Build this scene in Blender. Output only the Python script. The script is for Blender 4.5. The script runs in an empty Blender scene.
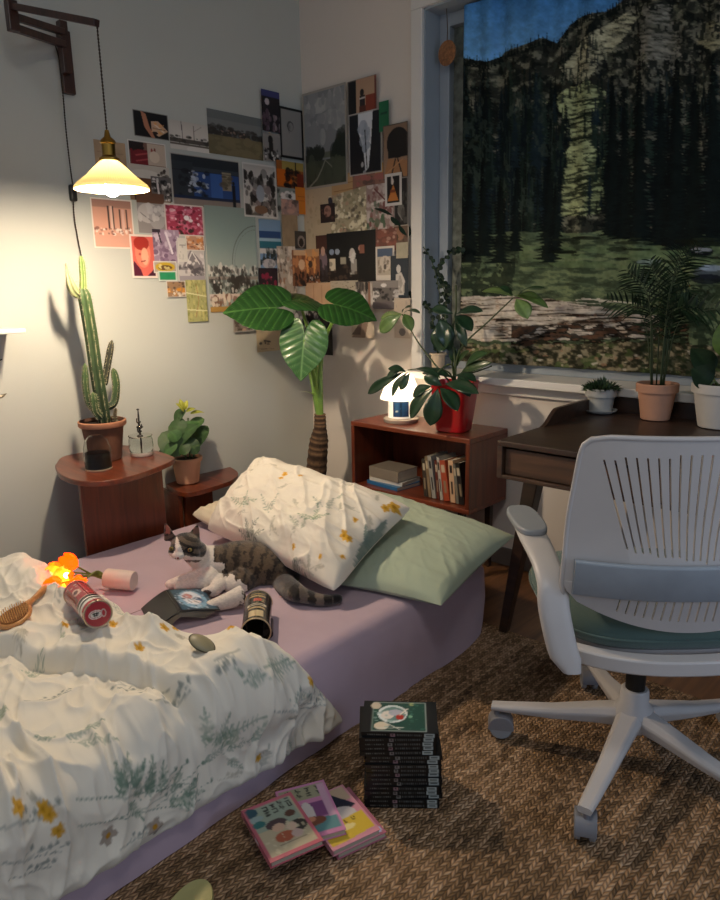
import bpy, math, random
import numpy as np
from mathutils import Vector, Matrix
random.seed(7); np.random.seed(7)
SC = bpy.context.scene; COL = SC.collection
PI = math.pi
# ------------------------------------------------------------ camera frame
F = 705.0; PITCH, ROLL, YAW, CH = math.radians(13), math.radians(1.1), math.radians(43), 1.22
_fw = np.array([-math.sin(YAW)*math.cos(PITCH), math.cos(YAW)*math.cos(PITCH), -math.sin(PITCH)])
_r0 = np.array([math.cos(YAW), math.sin(YAW), 0.0]); _u0 = np.cross(_r0, _fw)
_R = math.cos(ROLL)*_r0 - math.sin(ROLL)*_u0; _U = math.sin(ROLL)*_r0 + math.cos(ROLL)*_u0
if -_R[2] < 0:
    _R = math.cos(ROLL)*_r0 + math.sin(ROLL)*_u0; _U = -math.sin(ROLL)*_r0 + math.cos(ROLL)*_u0
CAM = np.array([0, 0, CH])
def ray(x, y): return _fw + _R*(x-360)/F - _U*(y-450)/F
def pz(x, y, z):
    d = ray(x, y); return CAM + d*((z-CH)/d[2])
def pxx(x, y, X):
    d = ray(x, y); return CAM + d*(X/d[0])
def pyy(x, y, Y):
    d = ray(x, y); return CAM + d*(Y/d[1])
def proj(P):
    d = np.asarray(P, float) - CAM; z = d@_fw
    return 360+F*(d@_R)/z, 450-F*(d@_U)/z
XL, YB = -2.77, 2.60           # left wall plane, back wall plane
# ------------------------------------------------------------ colour
def lin(c):
    if isinstance(c, str): c = [int(c[i:i+2], 16) for i in (0, 2, 4)]
    c = np.asarray(c, float)/255.0
    return np.where(c <= 0.04045, c/12.92, ((c+0.055)/1.055)**2.4)
# ------------------------------------------------------------ noise
def _h(ix, iy, s):
    n = (ix.astype(np.int64)*374761393 + iy.astype(np.int64)*668265263 + s*1442695041) & 0xffffffff
    n = ((n ^ (n >> 13))*1274126177) & 0xffffffff
    return ((n ^ (n >> 16)) & 0xffff)/65535.0
def vn(x, y, s=0):
    x = np.asarray(x, float); y = np.asarray(y, float)
    ix = np.floor(x); iy = np.floor(y); fx = x-ix; fy = y-iy
    fx = fx*fx*(3-2*fx); fy = fy*fy*(3-2*fy)
    a = _h(ix, iy, s); b = _h(ix+1, iy, s); c = _h(ix, iy+1, s); d = _h(ix+1, iy+1, s)
    return (a*(1-fx)+b*fx)*(1-fy) + (c*(1-fx)+d*fx)*fy
def fbm(x, y, s=0, o=4):
    t = 0; a = .5
    for k in range(o):
        t = t + a*vn(x*2**k, y*2**k, s+k*17); a *= .5
    return t
def ridge(x, y, s=0, o=3):
    t = 0; a = .6
    for k in range(o):
        t = t + a*(1-np.abs(2*vn(x*1.9**k, y*1.9**k, s+k*31)-1))**2; a *= .5
    return t
def sst(a, b, x):
    t = np.clip((x-a)/(b-a), 0, 1); return t*t*(3-2*t)
# ------------------------------------------------------------ raster canvas
class Canvas:
    def __init__(s, w, h, col='808080', x0=0, y0=0, x1=1, y1=1):
        s.w, s.h = w, h; s.a = np.zeros((h, w, 3)) + lin(col)
        s.b = (x0, y0, x1, y1)
        s.X, s.Y = np.meshgrid(x0+(x1-x0)*(np.arange(w)+.5)/w, y0+(y1-y0)*(np.arange(h)+.5)/h)
    def _put(s, m, col, al=1.0):
        c = lin(col) if isinstance(col, (str, tuple, list)) else col
        m = (m*al)[..., None]; s.a = s.a*(1-m) + c*m
    def win(s, xa, ya, xb, yb):
        x0, y0, x1, y1 = s.b
        i0 = int(max(0, (xa-x0)/(x1-x0)*s.w-1)); i1 = int(min(s.w, (xb-x0)/(x1-x0)*s.w+2))
        j0 = int(max(0, (ya-y0)/(y1-y0)*s.h-1)); j1 = int(min(s.h, (yb-y0)/(y1-y0)*s.h+2))
        return i0, i1, j0, j1
    def sub(s, w, fn, col, al=1.0):
        i0, i1, j0, j1 = w
        if i1 <= i0 or j1 <= j0: return
        X = s.X[j0:j1, i0:i1]; Y = s.Y[j0:j1, i0:i1]
        m = (fn(X, Y).astype(float)*al)[..., None]
        c = lin(col) if isinstance(col, (str, tuple, list)) else col
        s.a[j0:j1, i0:i1] = s.a[j0:j1, i0:i1]*(1-m) + c*m
    def rect(s, xa, ya, xb, yb, col, al=1.0):
        s.sub(s.win(xa, ya, xb, yb), lambda X, Y: (X >= xa) & (X <= xb) & (Y >= ya) & (Y <= yb), col, al)
    def ell(s, cx, cy, rx, ry, col, al=1.0, ang=0):
        R = max(rx, ry); ca, sa = math.cos(ang), math.sin(ang)
        s.sub(s.win(cx-R, cy-R, cx+R, cy+R), lambda X, Y: (((X-cx)*ca+(Y-cy)*sa)/rx)**2 + ((-(X-cx)*sa+(Y-cy)*ca)/ry)**2 <= 1, col, al)
    def ring(s, cx, cy, rx, ry, t, col, al=1.0):
        s.sub(s.win(cx-rx, cy-ry, cx+rx, cy+ry), lambda X, Y: np.abs(np.sqrt(((X-cx)/rx)**2+((Y-cy)/ry)**2)-1+t/2) <= t/2, col, al)
    def poly(s, pts, col, al=1.0):
        p = np.array(pts, float)
        def fn(X, Y):
            ins = np.zeros(X.shape, bool); n = len(p)
            for i in range(n):
                xa, ya = p[i]; xb, yb = p[(i+1) % n]
                if ya == yb: continue
                c = ((ya > Y) != (yb > Y)) & (X < (xb-xa)*(Y-ya)/(yb-ya)+xa)
                ins ^= c
            return ins
        s.sub(s.win(p[:, 0].min(), p[:, 1].min(), p[:, 0].max(), p[:, 1].max()), fn, col, al)
    def line(s, pts, w, col, al=1.0):
        for (xa, ya), (xb, yb) in zip(pts[:-1], pts[1:]):
            def fn(X, Y):
                dx, dy = xb-xa, yb-ya; L = dx*dx+dy*dy+1e-12
                t = np.clip(((X-xa)*dx+(Y-ya)*dy)/L, 0, 1)
                return (X-xa-t*dx)**2+(Y-ya-t*dy)**2 <= w*w/4
            s.sub(s.win(min(xa, xb)-w, min(ya, yb)-w, max(xa, xb)+w, max(ya, yb)+w), fn, col, al)
    def grain(s, sc, amp, seed=0, o=2):
        n = fbm(s.X*sc, s.Y*sc, seed, o)/(1-.5**o)*2-1 if False else (fbm(s.X*sc, s.Y*sc, seed, o)-.5*(1-.5**o))*2
        s.a = np.clip(s.a*(1+amp*n[..., None]*2), 0, 1)
    def sample(s, u, v):       # u,v in 0..1
        fx = np.clip(np.asarray(u)*s.w-.5, 0, s.w-1.001); fy = np.clip(np.asarray(v)*s.h-.5, 0, s.h-1.001)
        ix = fx.astype(int); iy = fy.astype(int); fx = (fx-ix)[..., None]; fy = (fy-iy)[..., None]
        a = s.a
        return (a[iy, ix]*(1-fx)+a[iy, ix+1]*fx)*(1-fy)+(a[iy+1, ix]*(1-fx)+a[iy+1, ix+1]*fx)*fy
def draw(cv, spec, rng=None):
    """tiny drawing notes: r rect, e ellipse, o ring, l line, p polygon, s specks, n grain, g vertical blend"""
    rng = rng or random.Random(len(spec))
    for cmd in spec.split(';'):
        t = cmd.split()
        if not t: continue
        k = t[0]; c = t[1]; v = [float(q) for q in t[2:]] if k != 'n' else 0
        if k == 'r': cv.rect(*v[:4], c, *(v[4:5]))
        elif k == 'e': cv.ell(*v[:4], c, *(v[4:5]))
        elif k == 'o': cv.ring(*v[:4], v[4], c)
        elif k == 'l': cv.line([(v[i], v[i+1]) for i in range(1, len(v), 2)], v[0], c)
        elif k == 'p': cv.poly([(v[i], v[i+1]) for i in range(0, len(v), 2)], c)
        elif k == 's':          # count x0 y0 x1 y1 size
            for _ in range(int(v[0])):
                x = rng.uniform(v[1], v[3]); y = rng.uniform(v[2], v[4]); q = v[5]*rng.uniform(.5, 1.4)
                cv.ell(x, y, q*rng.uniform(.5, 1.2), q*rng.uniform(.5, 1.2), c, rng.uniform(.5, 1))
        elif k == 'n': cv.grain(float(t[1]), float(t[2]), 7)
        elif k == 'g':
            m = sst(v[0], v[1], cv.Y)*(v[2] if len(v) > 2 else 1); cv._put(m, c)
# ------------------------------------------------------------ materials
MATS = {}
def _mix(nt, a, b, fac, blend='MIX'):
    m = nt.nodes.new('ShaderNodeMix'); m.data_type = 'RGBA'; m.blend_type = blend
    nt.links.new(fac, m.inputs[0]) if hasattr(fac, 'links') else setattr(m.inputs[0], 'default_value', fac)
    for s_, i in ((a, 6), (b, 7)):
        if hasattr(s_, 'links'): nt.links.new(s_, m.inputs[i])
        else: m.inputs[i].default_value = (*s_, 1)
    return m.outputs[2]
def mat(name, col='808080', rough=.6, metal=0.0, var=.12, scale=12, stretch=(1, 1, 1), bump=0.0, bscale=80, trans=0.0,
        ior=1.45, emit=None, estr=0.0, vcol=False, sheen=0.0, sub=0.0, alpha=1.0, coat=0.0, spec=.5, backlit=0.0):
    if name in MATS: return MATS[name]
    m = bpy.data.materials.new(name); m.use_nodes = True; nt = m.node_tree; bs = nt.nodes['Principled BSDF']
    tc = nt.nodes.new('ShaderNodeTexCoord'); mp = nt.nodes.new('ShaderNodeMapping'); mp.inputs['Scale'].default_value = stretch
    nt.links.new(tc.outputs['Object'], mp.inputs['Vector'])
    nz = nt.nodes.new('ShaderNodeTexNoise'); nz.inputs['Scale'].default_value = scale; nz.inputs['Detail'].default_value = 4
    nt.links.new(mp.outputs[0], nz.inputs['Vector'])
    if vcol:
        at = nt.nodes.new('ShaderNodeAttribute'); at.attribute_name = 'Col'; base = at.outputs['Color']
    else:
        rg = nt.nodes.new('ShaderNodeRGB'); rg.outputs[0].default_value = (*lin(col), 1); base = rg.outputs[0]
    rp = nt.nodes.new('ShaderNodeMapRange'); rp.inputs[1].default_value = .3; rp.inputs[2].default_value = .7
    rp.inputs[3].default_value = 1-var; rp.inputs[4].default_value = 1+var*.6
    nt.links.new(nz.outputs[0], rp.inputs[0])
    vm = nt.nodes.new('ShaderNodeVectorMath'); vm.operation = 'SCALE'
    nt.links.new(base, vm.inputs[0]); nt.links.new(rp.outputs[0], vm.inputs['Scale'])
    nt.links.new(vm.outputs[0], bs.inputs['Base Color'])
    bs.inputs['Roughness'].default_value = rough; bs.inputs['Metallic'].default_value = metal
    bs.inputs['Transmission Weight'].default_value = trans; bs.inputs['IOR'].default_value = ior
    bs.inputs['Specular IOR Level'].default_value = spec
    if sheen: bs.inputs['Sheen Weight'].default_value = sheen; bs.inputs['Sheen Roughness'].default_value = .5
    if sub:
        bs.inputs['Subsurface Weight'].default_value = sub; bs.inputs['Subsurface Radius'].default_value = (.01, .008, .005)
    if coat: bs.inputs['Coat Weight'].default_value = coat; bs.inputs['Coat Roughness'].default_value = .15
    if alpha < 1: bs.inputs['Alpha'].default_value = alpha
    if emit: bs.inputs['Emission Color'].default_value = (*lin(emit), 1); bs.inputs['Emission Strength'].default_value = estr
    if bump:
        n2 = nt.nodes.new('ShaderNodeTexNoise'); n2.inputs['Scale'].default_value = bscale; n2.inputs['Detail'].default_value = 3
        nt.links.new(mp.outputs[0], n2.inputs['Vector'])
        bp = nt.nodes.new('ShaderNodeBump'); bp.inputs['Strength'].default_value = bump; bp.inputs['Distance'].default_value = .01
        nt.links.new(n2.outputs[0], bp.inputs['Height']); nt.links.new(bp.outputs[0], bs.inputs['Normal'])
    if backlit:
        out = nt.nodes['Material Output']; tl = nt.nodes.new('ShaderNodeBsdfTranslucent'); mx = nt.nodes.new('ShaderNodeMixShader')
        nt.links.new(vm.outputs[0], tl.inputs[0]); mx.inputs[0].default_value = backlit
        nt.links.new(bs.outputs[0], mx.inputs[1]); nt.links.new(tl.outputs[0], mx.inputs[2]); nt.links.new(mx.outputs[0], out.inputs[0])
    MATS[name] = m; return m
def wood(name, c1, c2, rough=.4, axis=0, scale=7, coat=.2):
    if name in MATS: return MATS[name]
    m = bpy.data.materials.new(name); m.use_nodes = True; nt = m.node_tree; bs = nt.nodes['Principled BSDF']
    tc = nt.nodes.new('ShaderNodeTexCoord'); mp = nt.nodes.new('ShaderNodeMapping')
    s = [scale*4]*3; s[axis] = scale*.35; mp.inputs['Scale'].default_value = s
    nt.links.new(tc.outputs['Object'], mp.inputs['Vector'])
    nz = nt.nodes.new('ShaderNodeTexNoise'); nz.inputs['Scale'].default_value = 1.6; nz.inputs['Detail'].default_value = 6; nz.inputs['Distortion'].default_value = .6
    nt.links.new(mp.outputs[0], nz.inputs['Vector'])
    cr = nt.nodes.new('ShaderNodeValToRGB'); cr.color_ramp.elements[0].position = .32; cr.color_ramp.elements[1].position = .68
    cr.color_ramp.elements[0].color = (*lin(c1), 1); cr.color_ramp.elements[1].color = (*lin(c2), 1)
    nt.links.new(nz.outputs[0], cr.inputs[0]); nt.links.new(cr.outputs[0], bs.inputs['Base Color'])
    bs.inputs['Roughness'].default_value = rough; bs.inputs['Coat Weight'].default_value = coat; bs.inputs['Coat Roughness'].default_value = .25
    bp = nt.nodes.new('ShaderNodeBump'); bp.inputs['Strength'].default_value = .12; bp.inputs['Distance'].default_value = .003
    nt.links.new(nz.outputs[0], bp.inputs['Height']); nt.links.new(bp.outputs[0], bs.inputs['Normal'])
    MATS[name] = m; return m
# ------------------------------------------------------------ mesh builder
def rotm(ax, deg): return np.array(Matrix.Rotation(math.radians(deg), 3, ax))
class MB:
    def __init__(s, col=None): s.v = []; s.f = []; s.c = []; s.n = 0; s.col = lin(col) if col is not None else None
    def add(s, V, Fc, col=None, M=None, off=None):
        V = np.asarray(V, float).reshape(-1, 3)
        if M is not None: V = V@np.asarray(M).T
        if off is not None: V = V+np.asarray(off)
        s.v.append(V); s.f += [tuple(int(i)+s.n for i in f) for f in Fc]
        c = s.col if col is None else (lin(col) if isinstance(col, str) else np.asarray(col))
        if c is None: c = np.array([.5, .5, .5])
        s.c.append(np.broadcast_to(c, V.shape).copy() if c.ndim == 1 else c.reshape(-1, 3))
        s.n += len(V); return s
    def box(s, c, d, col=None, M=None, taper=(1, 1)):
        x, y, z = np.asarray(d)/2; tx, ty = taper
        V = np.array([(-x*tx, -y*ty, -z), (x*tx, -y*ty, -z), (x*tx, y*ty, -z), (-x*tx, y*ty, -z), (-x, -y, z), (x, -y, z), (x, y, z), (-x, y, z)])
        if M is not None: V = V@np.asarray(M).T
        return s.add(V+np.asarray(c), [(0, 3, 2, 1), (4, 5, 6, 7), (0, 1, 5, 4), (1, 2, 6, 5), (2, 3, 7, 6), (3, 0, 4, 7)], col)
    def grid(s, P, cu=False, cv=False, col=None, flip=False, skip=None):
        ni, nj = P.shape[:2]; Fc = []
        for i in range(ni if cu else ni-1):
            for j in range(nj if cv else nj-1):
                if skip is not None and skip[i, j]: continue
                q = (i*nj+j, ((i+1) % ni)*nj+j, ((i+1) % ni)*nj+(j+1) % nj, i*nj+(j+1) % nj)
                Fc.append(q[::-1] if flip else q)
        return s.add(P.reshape(-1, 3), Fc, col)
    def lathe(s, prof, n=32, c=(0, 0, 0), col=None, cap0=True, cap1=True, fl=0, nf=0):
        a = np.arange(n)*2*PI/n; P = []
        for r, z in prof:
            rr = r*(1+fl*np.cos(nf*a)) if fl else r
            P.append(np.stack([rr*np.cos(a), rr*np.sin(a), np.full(n, z)], 1))
        P = np.array(P); m = len(prof); Fc = []
        for i in range(m-1):
            for j in range(n): Fc.append((i*n+j, i*n+(j+1) % n, (i+1)*n+(j+1) % n, (i+1)*n+j))
        if cap0: Fc.append(tuple(range(n))[::-1])
        if cap1: Fc.append(tuple((m-1)*n+j for j in range(n)))
        return s.add(P.reshape(-1, 3)+np.asarray(c), Fc, col)
    def tube(s, pts, r, n=10, col=None, cap=True, sx=1.0, fl=0, nf=0, up=None):
        p = np.asarray(pts, float); m = len(p); r = np.broadcast_to(np.asarray(r, float), (m,))
        T = np.gradient(p, axis=0); T /= np.linalg.norm(T, axis=1)[:, None]+1e-12
        ref = np.array(up if up is not None else ((0, 0, 1) if abs(T[0][2]) < .9 else (1, 0, 0)), float)
        a = np.arange(n)*2*PI/n; rows = []; N = ref-T[0]*(ref@T[0]); N /= np.linalg.norm(N)
        rr = 1+fl*np.cos(nf*a) if fl else np.ones(n)
        for i in range(m):
            N = N-T[i]*(N@T[i]); N /= np.linalg.norm(N)+1e-12; B = np.cross(T[i], N)
            rows.append(p[i]+r[i]*rr[:, None]*(np.cos(a)[:, None]*N+sx*np.sin(a)[:, None]*B))
        Fc = []
        for i in range(m-1):
            for j in range(n): Fc.append((i*n+j, i*n+(j+1) % n, (i+1)*n+(j+1) % n, (i+1)*n+j))
        if cap: Fc += [tuple(range(n))[::-1], tuple((m-1)*n+j for j in range(n))]
        return s.add(np.array(rows).reshape(-1, 3), Fc, col)
    def ell(s, c, r, col=None, M=None, n=16, m=10):
        a = np.arange(n)*2*PI/n; V = [(0, 0, -1)]
        for i in range(1, m):
            t = -PI/2+PI*i/m
            V += [(math.cos(t)*math.cos(x), math.cos(t)*math.sin(x), math.sin(t)) for x in a]
        V.append((0, 0, 1)); Fc = [(0, 1+(j+1) % n, 1+j) for j in range(n)]
        for i in range(m-2):
            for j in range(n): Fc.append((1+i*n+j, 1+i*n+(j+1) % n, 1+(i+1)*n+(j+1) % n, 1+(i+1)*n+j))
        L = 1+(m-2)*n; Fc += [(L+j, L+(j+1) % n, len(V)-1) for j in range(n)]
        V = np.array(V)*np.asarray(r)
        if M is not None: V = V@np.asarray(M).T
        return s.add(V+np.asarray(c), Fc, col)
    def prism(s, poly, z0, z1, col=None, M=None, off=None):
        n = len(poly); V = [(x, y, z0) for x, y in poly]+[(x, y, z1) for x, y in poly]
        Fc = [tuple(range(n))[::-1], tuple(range(n, 2*n))]+[(i, (i+1) % n, n+(i+1) % n, n+i) for i in range(n)]
        return s.add(V, Fc, col, M, off)
    def build(s, name, m, parent=None, smooth=35, bevel=0, seg=2, solid=0, loc=None, sub=0, off=-1):
        me = bpy.data.meshes.new(name); V = np.concatenate(s.v)
        me.from_pydata(V.tolist(), [], s.f)
        C = np.concatenate(s.c); ca = me.color_attributes.new('Col', 'FLOAT_COLOR', 'POINT')
        ca.data.foreach_set('color', np.concatenate([C, np.ones((len(C), 1))], 1).astype(np.float32).ravel())
        me.materials.append(m)
        me.shade_smooth() if smooth else me.shade_flat()
        if smooth and smooth < 180: me.set_sharp_from_angle(angle=math.radians(smooth))
        o = bpy.data.objects.new(name, me); COL.objects.link(o)
        if parent is not None: o.parent = parent
        if loc is not None: o.location = loc
        if bevel:
            b = o.modifiers.new('edge', 'BEVEL'); b.width = bevel; b.segments = seg; b.limit_method = 'ANGLE'; b.angle_limit = math.radians(40)
        if sub:
            b = o.modifiers.new('sub', 'SUBSURF'); b.levels = sub; b.render_levels = sub
        if solid:
            b = o.modifiers.new('thick', 'SOLIDIFY'); b.thickness = solid; b.offset = off
        return o
def tag(o, label, cat, group=None, kind=None):
    o['label'] = label; o['category'] = cat
    if group: o['group'] = group
    if kind: o['kind'] = kind
    return o
def thing(name, label, cat, loc=(0, 0, 0), rotz=0, group=None):
    o = bpy.data.objects.new(name, None); COL.objects.link(o); o.empty_display_size = .05
    o.location = tuple(float(q) for q in loc); o.rotation_euler = (0, 0, math.radians(rotz)); return tag(o, label, cat, group)
def struct(o): o['kind'] = 'structure'; return o
def arc(pts, n=24):
    """smooth curve through points (Catmull-Rom)"""
    p = np.asarray(pts, float); p = np.vstack([2*p[0]-p[1], p, 2*p[-1]-p[-2]]); out = []
    k = len(p)-3
    for i in range(n):
        t = i/(n-1)*k; s_ = min(int(t), k-1); t -= s_; a, b, c, d = p[s_:s_+4]
        out.append(.5*((2*b)+(-a+c)*t+(2*a-5*b+4*c-d)*t*t+(-a+3*b-3*c+d)*t**3))
    return np.array(out)
def plate(mb, cv, P00, U, V, nu, nv, col=None):
    """painted sheet: P00 top-left corner, U along the width, V down the height"""
    a = np.linspace(0, 1, nu); b = np.linspace(0, 1, nv); A, B = np.meshgrid(a, b)
    P = np.asarray(P00)+A[..., None]*np.asarray(U)+B[..., None]*np.asarray(V)
    mb.grid(P, col=cv.sample(A, B) if cv is not None else col, flip=False)
# ============================================================ ROOM
def rug_mat():
    m = bpy.data.materials.new('jute_braid'); m.use_nodes = True; nt = m.node_tree; bs = nt.nodes['Principled BSDF']; N = nt.nodes.new; L = nt.links.new
    tc = N('ShaderNodeTexCoord'); sp = N('ShaderNodeSeparateXYZ'); L(tc.outputs['Object'], sp.inputs[0])
    wn = N('ShaderNodeTexNoise'); wn.inputs['Scale'].default_value = 3; L(tc.outputs['Object'], wn.inputs['Vector'])
    def M(op, a, b=None, c=None):
        n = N('ShaderNodeMath'); n.operation = op
        for i, q in enumerate((a, b, c)):
            if q is None: continue
            if hasattr(q, 'links'): L(q, n.inputs[i])
            else: n.inputs[i].default_value = q
        return n.outputs[0]
    xw = M('ADD', sp.outputs[0], M('MULTIPLY', wn.outputs[0], .02))
    row = M('DIVIDE', xw, .0098)
    fr = M('FRACT', row); rid = M('FLOOR', row)
    par = M('MODULO', rid, 2.0)
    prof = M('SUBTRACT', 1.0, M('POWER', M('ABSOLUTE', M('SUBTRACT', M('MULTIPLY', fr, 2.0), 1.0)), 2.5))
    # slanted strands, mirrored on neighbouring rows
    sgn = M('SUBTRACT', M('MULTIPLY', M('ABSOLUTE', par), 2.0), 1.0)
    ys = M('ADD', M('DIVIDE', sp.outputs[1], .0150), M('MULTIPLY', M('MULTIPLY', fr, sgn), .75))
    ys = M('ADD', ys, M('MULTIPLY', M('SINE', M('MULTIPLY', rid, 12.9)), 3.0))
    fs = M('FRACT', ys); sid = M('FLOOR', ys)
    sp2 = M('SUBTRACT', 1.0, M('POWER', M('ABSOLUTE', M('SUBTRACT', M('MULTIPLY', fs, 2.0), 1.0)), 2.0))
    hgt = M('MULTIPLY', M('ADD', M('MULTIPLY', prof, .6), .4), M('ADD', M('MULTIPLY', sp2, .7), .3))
    cmb = N('ShaderNodeCombineXYZ'); L(rid, cmb.inputs[0]); L(sid, cmb.inputs[1])
    wh = N('ShaderNodeTexWhiteNoise'); L(cmb.outputs[0], wh.inputs['Vector'])
    big = N('ShaderNodeTexWhiteNoise'); big.noise_dimensions = '1D'; L(M('FLOOR', M('DIVIDE', row, 3.0)), big.inputs['W'])
    fn = N('ShaderNodeTexNoise'); fn.inputs['Scale'].default_value = 5; fn.inputs['Detail'].default_value = 3; L(tc.outputs['Object'], fn.inputs['Vector'])
    val = M('ADD', M('ADD', M('MULTIPLY', wh.outputs['Value'], .45), M('MULTIPLY', big.outputs['Value'], .25)), M('MULTIPLY', fn.outputs[0], .45))
    cr = N('ShaderNodeValToRGB'); L(val, cr.inputs[0]); e = cr.color_ramp.elements
    e[0].position = .15; e[0].color = (*lin('4a3a2b'), 1); e[1].position = .95; e[1].color = (*lin('d2b08c'), 1)
    q = e.new(.5); q.color = (*lin('8c6f50'), 1); q = e.new(.72); q.color = (*lin('b59270'), 1)
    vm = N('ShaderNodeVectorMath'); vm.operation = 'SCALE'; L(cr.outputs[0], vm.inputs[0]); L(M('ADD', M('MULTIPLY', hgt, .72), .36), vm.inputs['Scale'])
    L(vm.outputs[0], bs.inputs['Base Color']); bs.inputs['Roughness'].default_value = .9; bs.inputs['Specular IOR Level'].default_value = .15
    bp = N('ShaderNodeBump'); bp.inputs['Strength'].default_value = 1; bp.inputs['Distance'].default_value = .006
    L(hgt, bp.inputs['Height']); L(bp.outputs[0], bs.inputs['Normal']); return m
M_wallL = mat('paint_grey_green', 'c0c2ba', .92, var=.02, scale=3, bump=.05, bscale=260, spec=.2)
M_wallB = mat('paint_cream', 'dcd2c6', .92, var=.02, scale=3, bump=.05, bscale=260, spec=.2)
M_ceil = mat('paint_ceiling', 'c9c7c0', .95, var=.02)
M_white = mat('white_gloss_paint', 'e2ded6', .45, var=.03, scale=5)
M_greyf = mat('grey_window_frame', '9aa3aa', .4, var=.04)
M_floor = wood('floor_boards', '4a2f1c', '7b5434', .35, 1, 5)
M_darkwood = wood('dark_walnut', '22150d', '3a2416', .45, 0, 6)
M_redwood = wood('red_brown_wood', '5a2b1a', '7c3a22', .32, 0, 6, .3)
M_redwoodz = wood('red_brown_wood_upright', '522413', '70331c', .35, 2, 6, .3)
M_black = mat('black_satin', '15130f', .45, var=.1)
H = 2.75; XR, YF = 2.0, -1.6
mb = MB('777777').box(((XL+XR)/2, (YB+YF)/2, -.05), (XR-XL+.3, YB-YF+.3, .1)); struct(mb.build('floor', M_floor, smooth=0))
# left wall
mb = MB().box((XL-.06, (YB+YF)/2, H/2), (.12, YB-YF+.3, H)); struct(mb.build('wall_left', M_wallL, smooth=0))
# back wall with the window opening
WX0, WZ0, WZ1, WX1 = pyy(423.5, 200, YB)[0], .845, pyy(424, 8, YB)[2], .35
mb = MB()
for a in ((XL-.1, 0, WX0, H), (WX1, 0, XR, H), (WX0, 0, WX1, WZ0-.001), (WX0, WZ1, WX1, H)):
    mb.box(((a[0]+a[2])/2, YB+.09, (a[1]+a[3])/2), (a[2]-a[0], .18, a[3]-a[1]))
struct(mb.build('wall_back', M_wallB, smooth=0))
mb = MB().box(((XL+XR)/2, (YB+YF)/2, H+.05), (XR-XL+.3, YB-YF+.3, .1)); struct(mb.build('ceiling', M_ceil, smooth=0))
mb = MB().box(((XL+XR)/2, YB-.007, .04), (XR-XL, .014, .08)); struct(mb.build('baseboard_back', mat('baseboard_grey', '6b625b', .5), smooth=0, bevel=.003))
mb = MB().box((XL+.007, (YB+YF)/2, .04), (.014, YB-YF, .08)); struct(mb.build('baseboard_left', MATS['baseboard_grey'], smooth=0, bevel=.003))
# window: thing-like structure with frame, pane and casing
win = bpy.data.objects.new('window_1', None); COL.objects.link(win); struct(win)
mb = MB()      # outer casing on the wall
mb.box((WX0-.03, YB-.006, (WZ0-.03+WZ1)/2), (.06, .016, WZ1-WZ0+.03)); mb.box(((WX0+WX1)/2, YB-.006, WZ1+.03), (WX1-WX0+.12, .016, .06))
mb.build('casing', M_white, win, smooth=0, bevel=.004)
mb = MB()      # reveal lining
mb.box((WX0+.004, YB+.075, (WZ0+WZ1)/2), (.008, .15, WZ1-WZ0)); mb.box(((WX0+WX1)/2, YB+.075, WZ1-.004), (WX1-WX0, .15, .008))
mb.build('reveal', M_greyf, win, smooth=0)
mb = MB()      # sash frame
fy = YB+.125
for xa, xb in ((WX0+.008, WX0+.06), (-.78, -.72), (WX1-.05, WX1)): mb.box(((xa+xb)/2, fy, (WZ0+WZ1)/2), (xb-xa, .05, WZ1-WZ0))
for za, zb in ((WZ0, WZ0+.05), (WZ1-.06, WZ1-.008)): mb.box(((WX0+WX1)/2, fy, (za+zb)/2), (WX1-WX0, .046, zb-za))
mb.build('window_frame', M_greyf, win, smooth=0, bevel=.004)
mb = MB(); mb.box(((WX0+WX1)/2, fy+.012, (WZ0+WZ1)/2), (WX1-WX0-.05, .006, WZ1-WZ0-.08))
mb.build('pane', mat('frosted_glass', '6d736a', .55, var=.5, scale=26, bump=.5, bscale=60, spec=.4), win, smooth=0)
mb = MB(); mb.box(((WX0+WX1)/2, YB+.035, WZ0-.016), (WX1-WX0+.1, .26, .032)); mb.box(((WX0+WX1)/2, YB-.012, WZ0-.055), (WX1-WX0+.06, .024, .05))
mb.build('window_sill', M_white, win, smooth=0, bevel=.004)
# ------------------------------------------------------------ rug
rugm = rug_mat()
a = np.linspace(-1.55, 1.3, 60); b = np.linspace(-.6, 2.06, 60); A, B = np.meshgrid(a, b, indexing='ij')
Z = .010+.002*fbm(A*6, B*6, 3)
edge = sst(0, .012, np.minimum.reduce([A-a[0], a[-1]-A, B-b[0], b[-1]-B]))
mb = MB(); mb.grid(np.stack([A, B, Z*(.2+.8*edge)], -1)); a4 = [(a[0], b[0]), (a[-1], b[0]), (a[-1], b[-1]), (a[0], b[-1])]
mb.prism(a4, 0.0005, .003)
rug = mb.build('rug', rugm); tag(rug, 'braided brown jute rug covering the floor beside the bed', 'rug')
RZ = .0122
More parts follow.
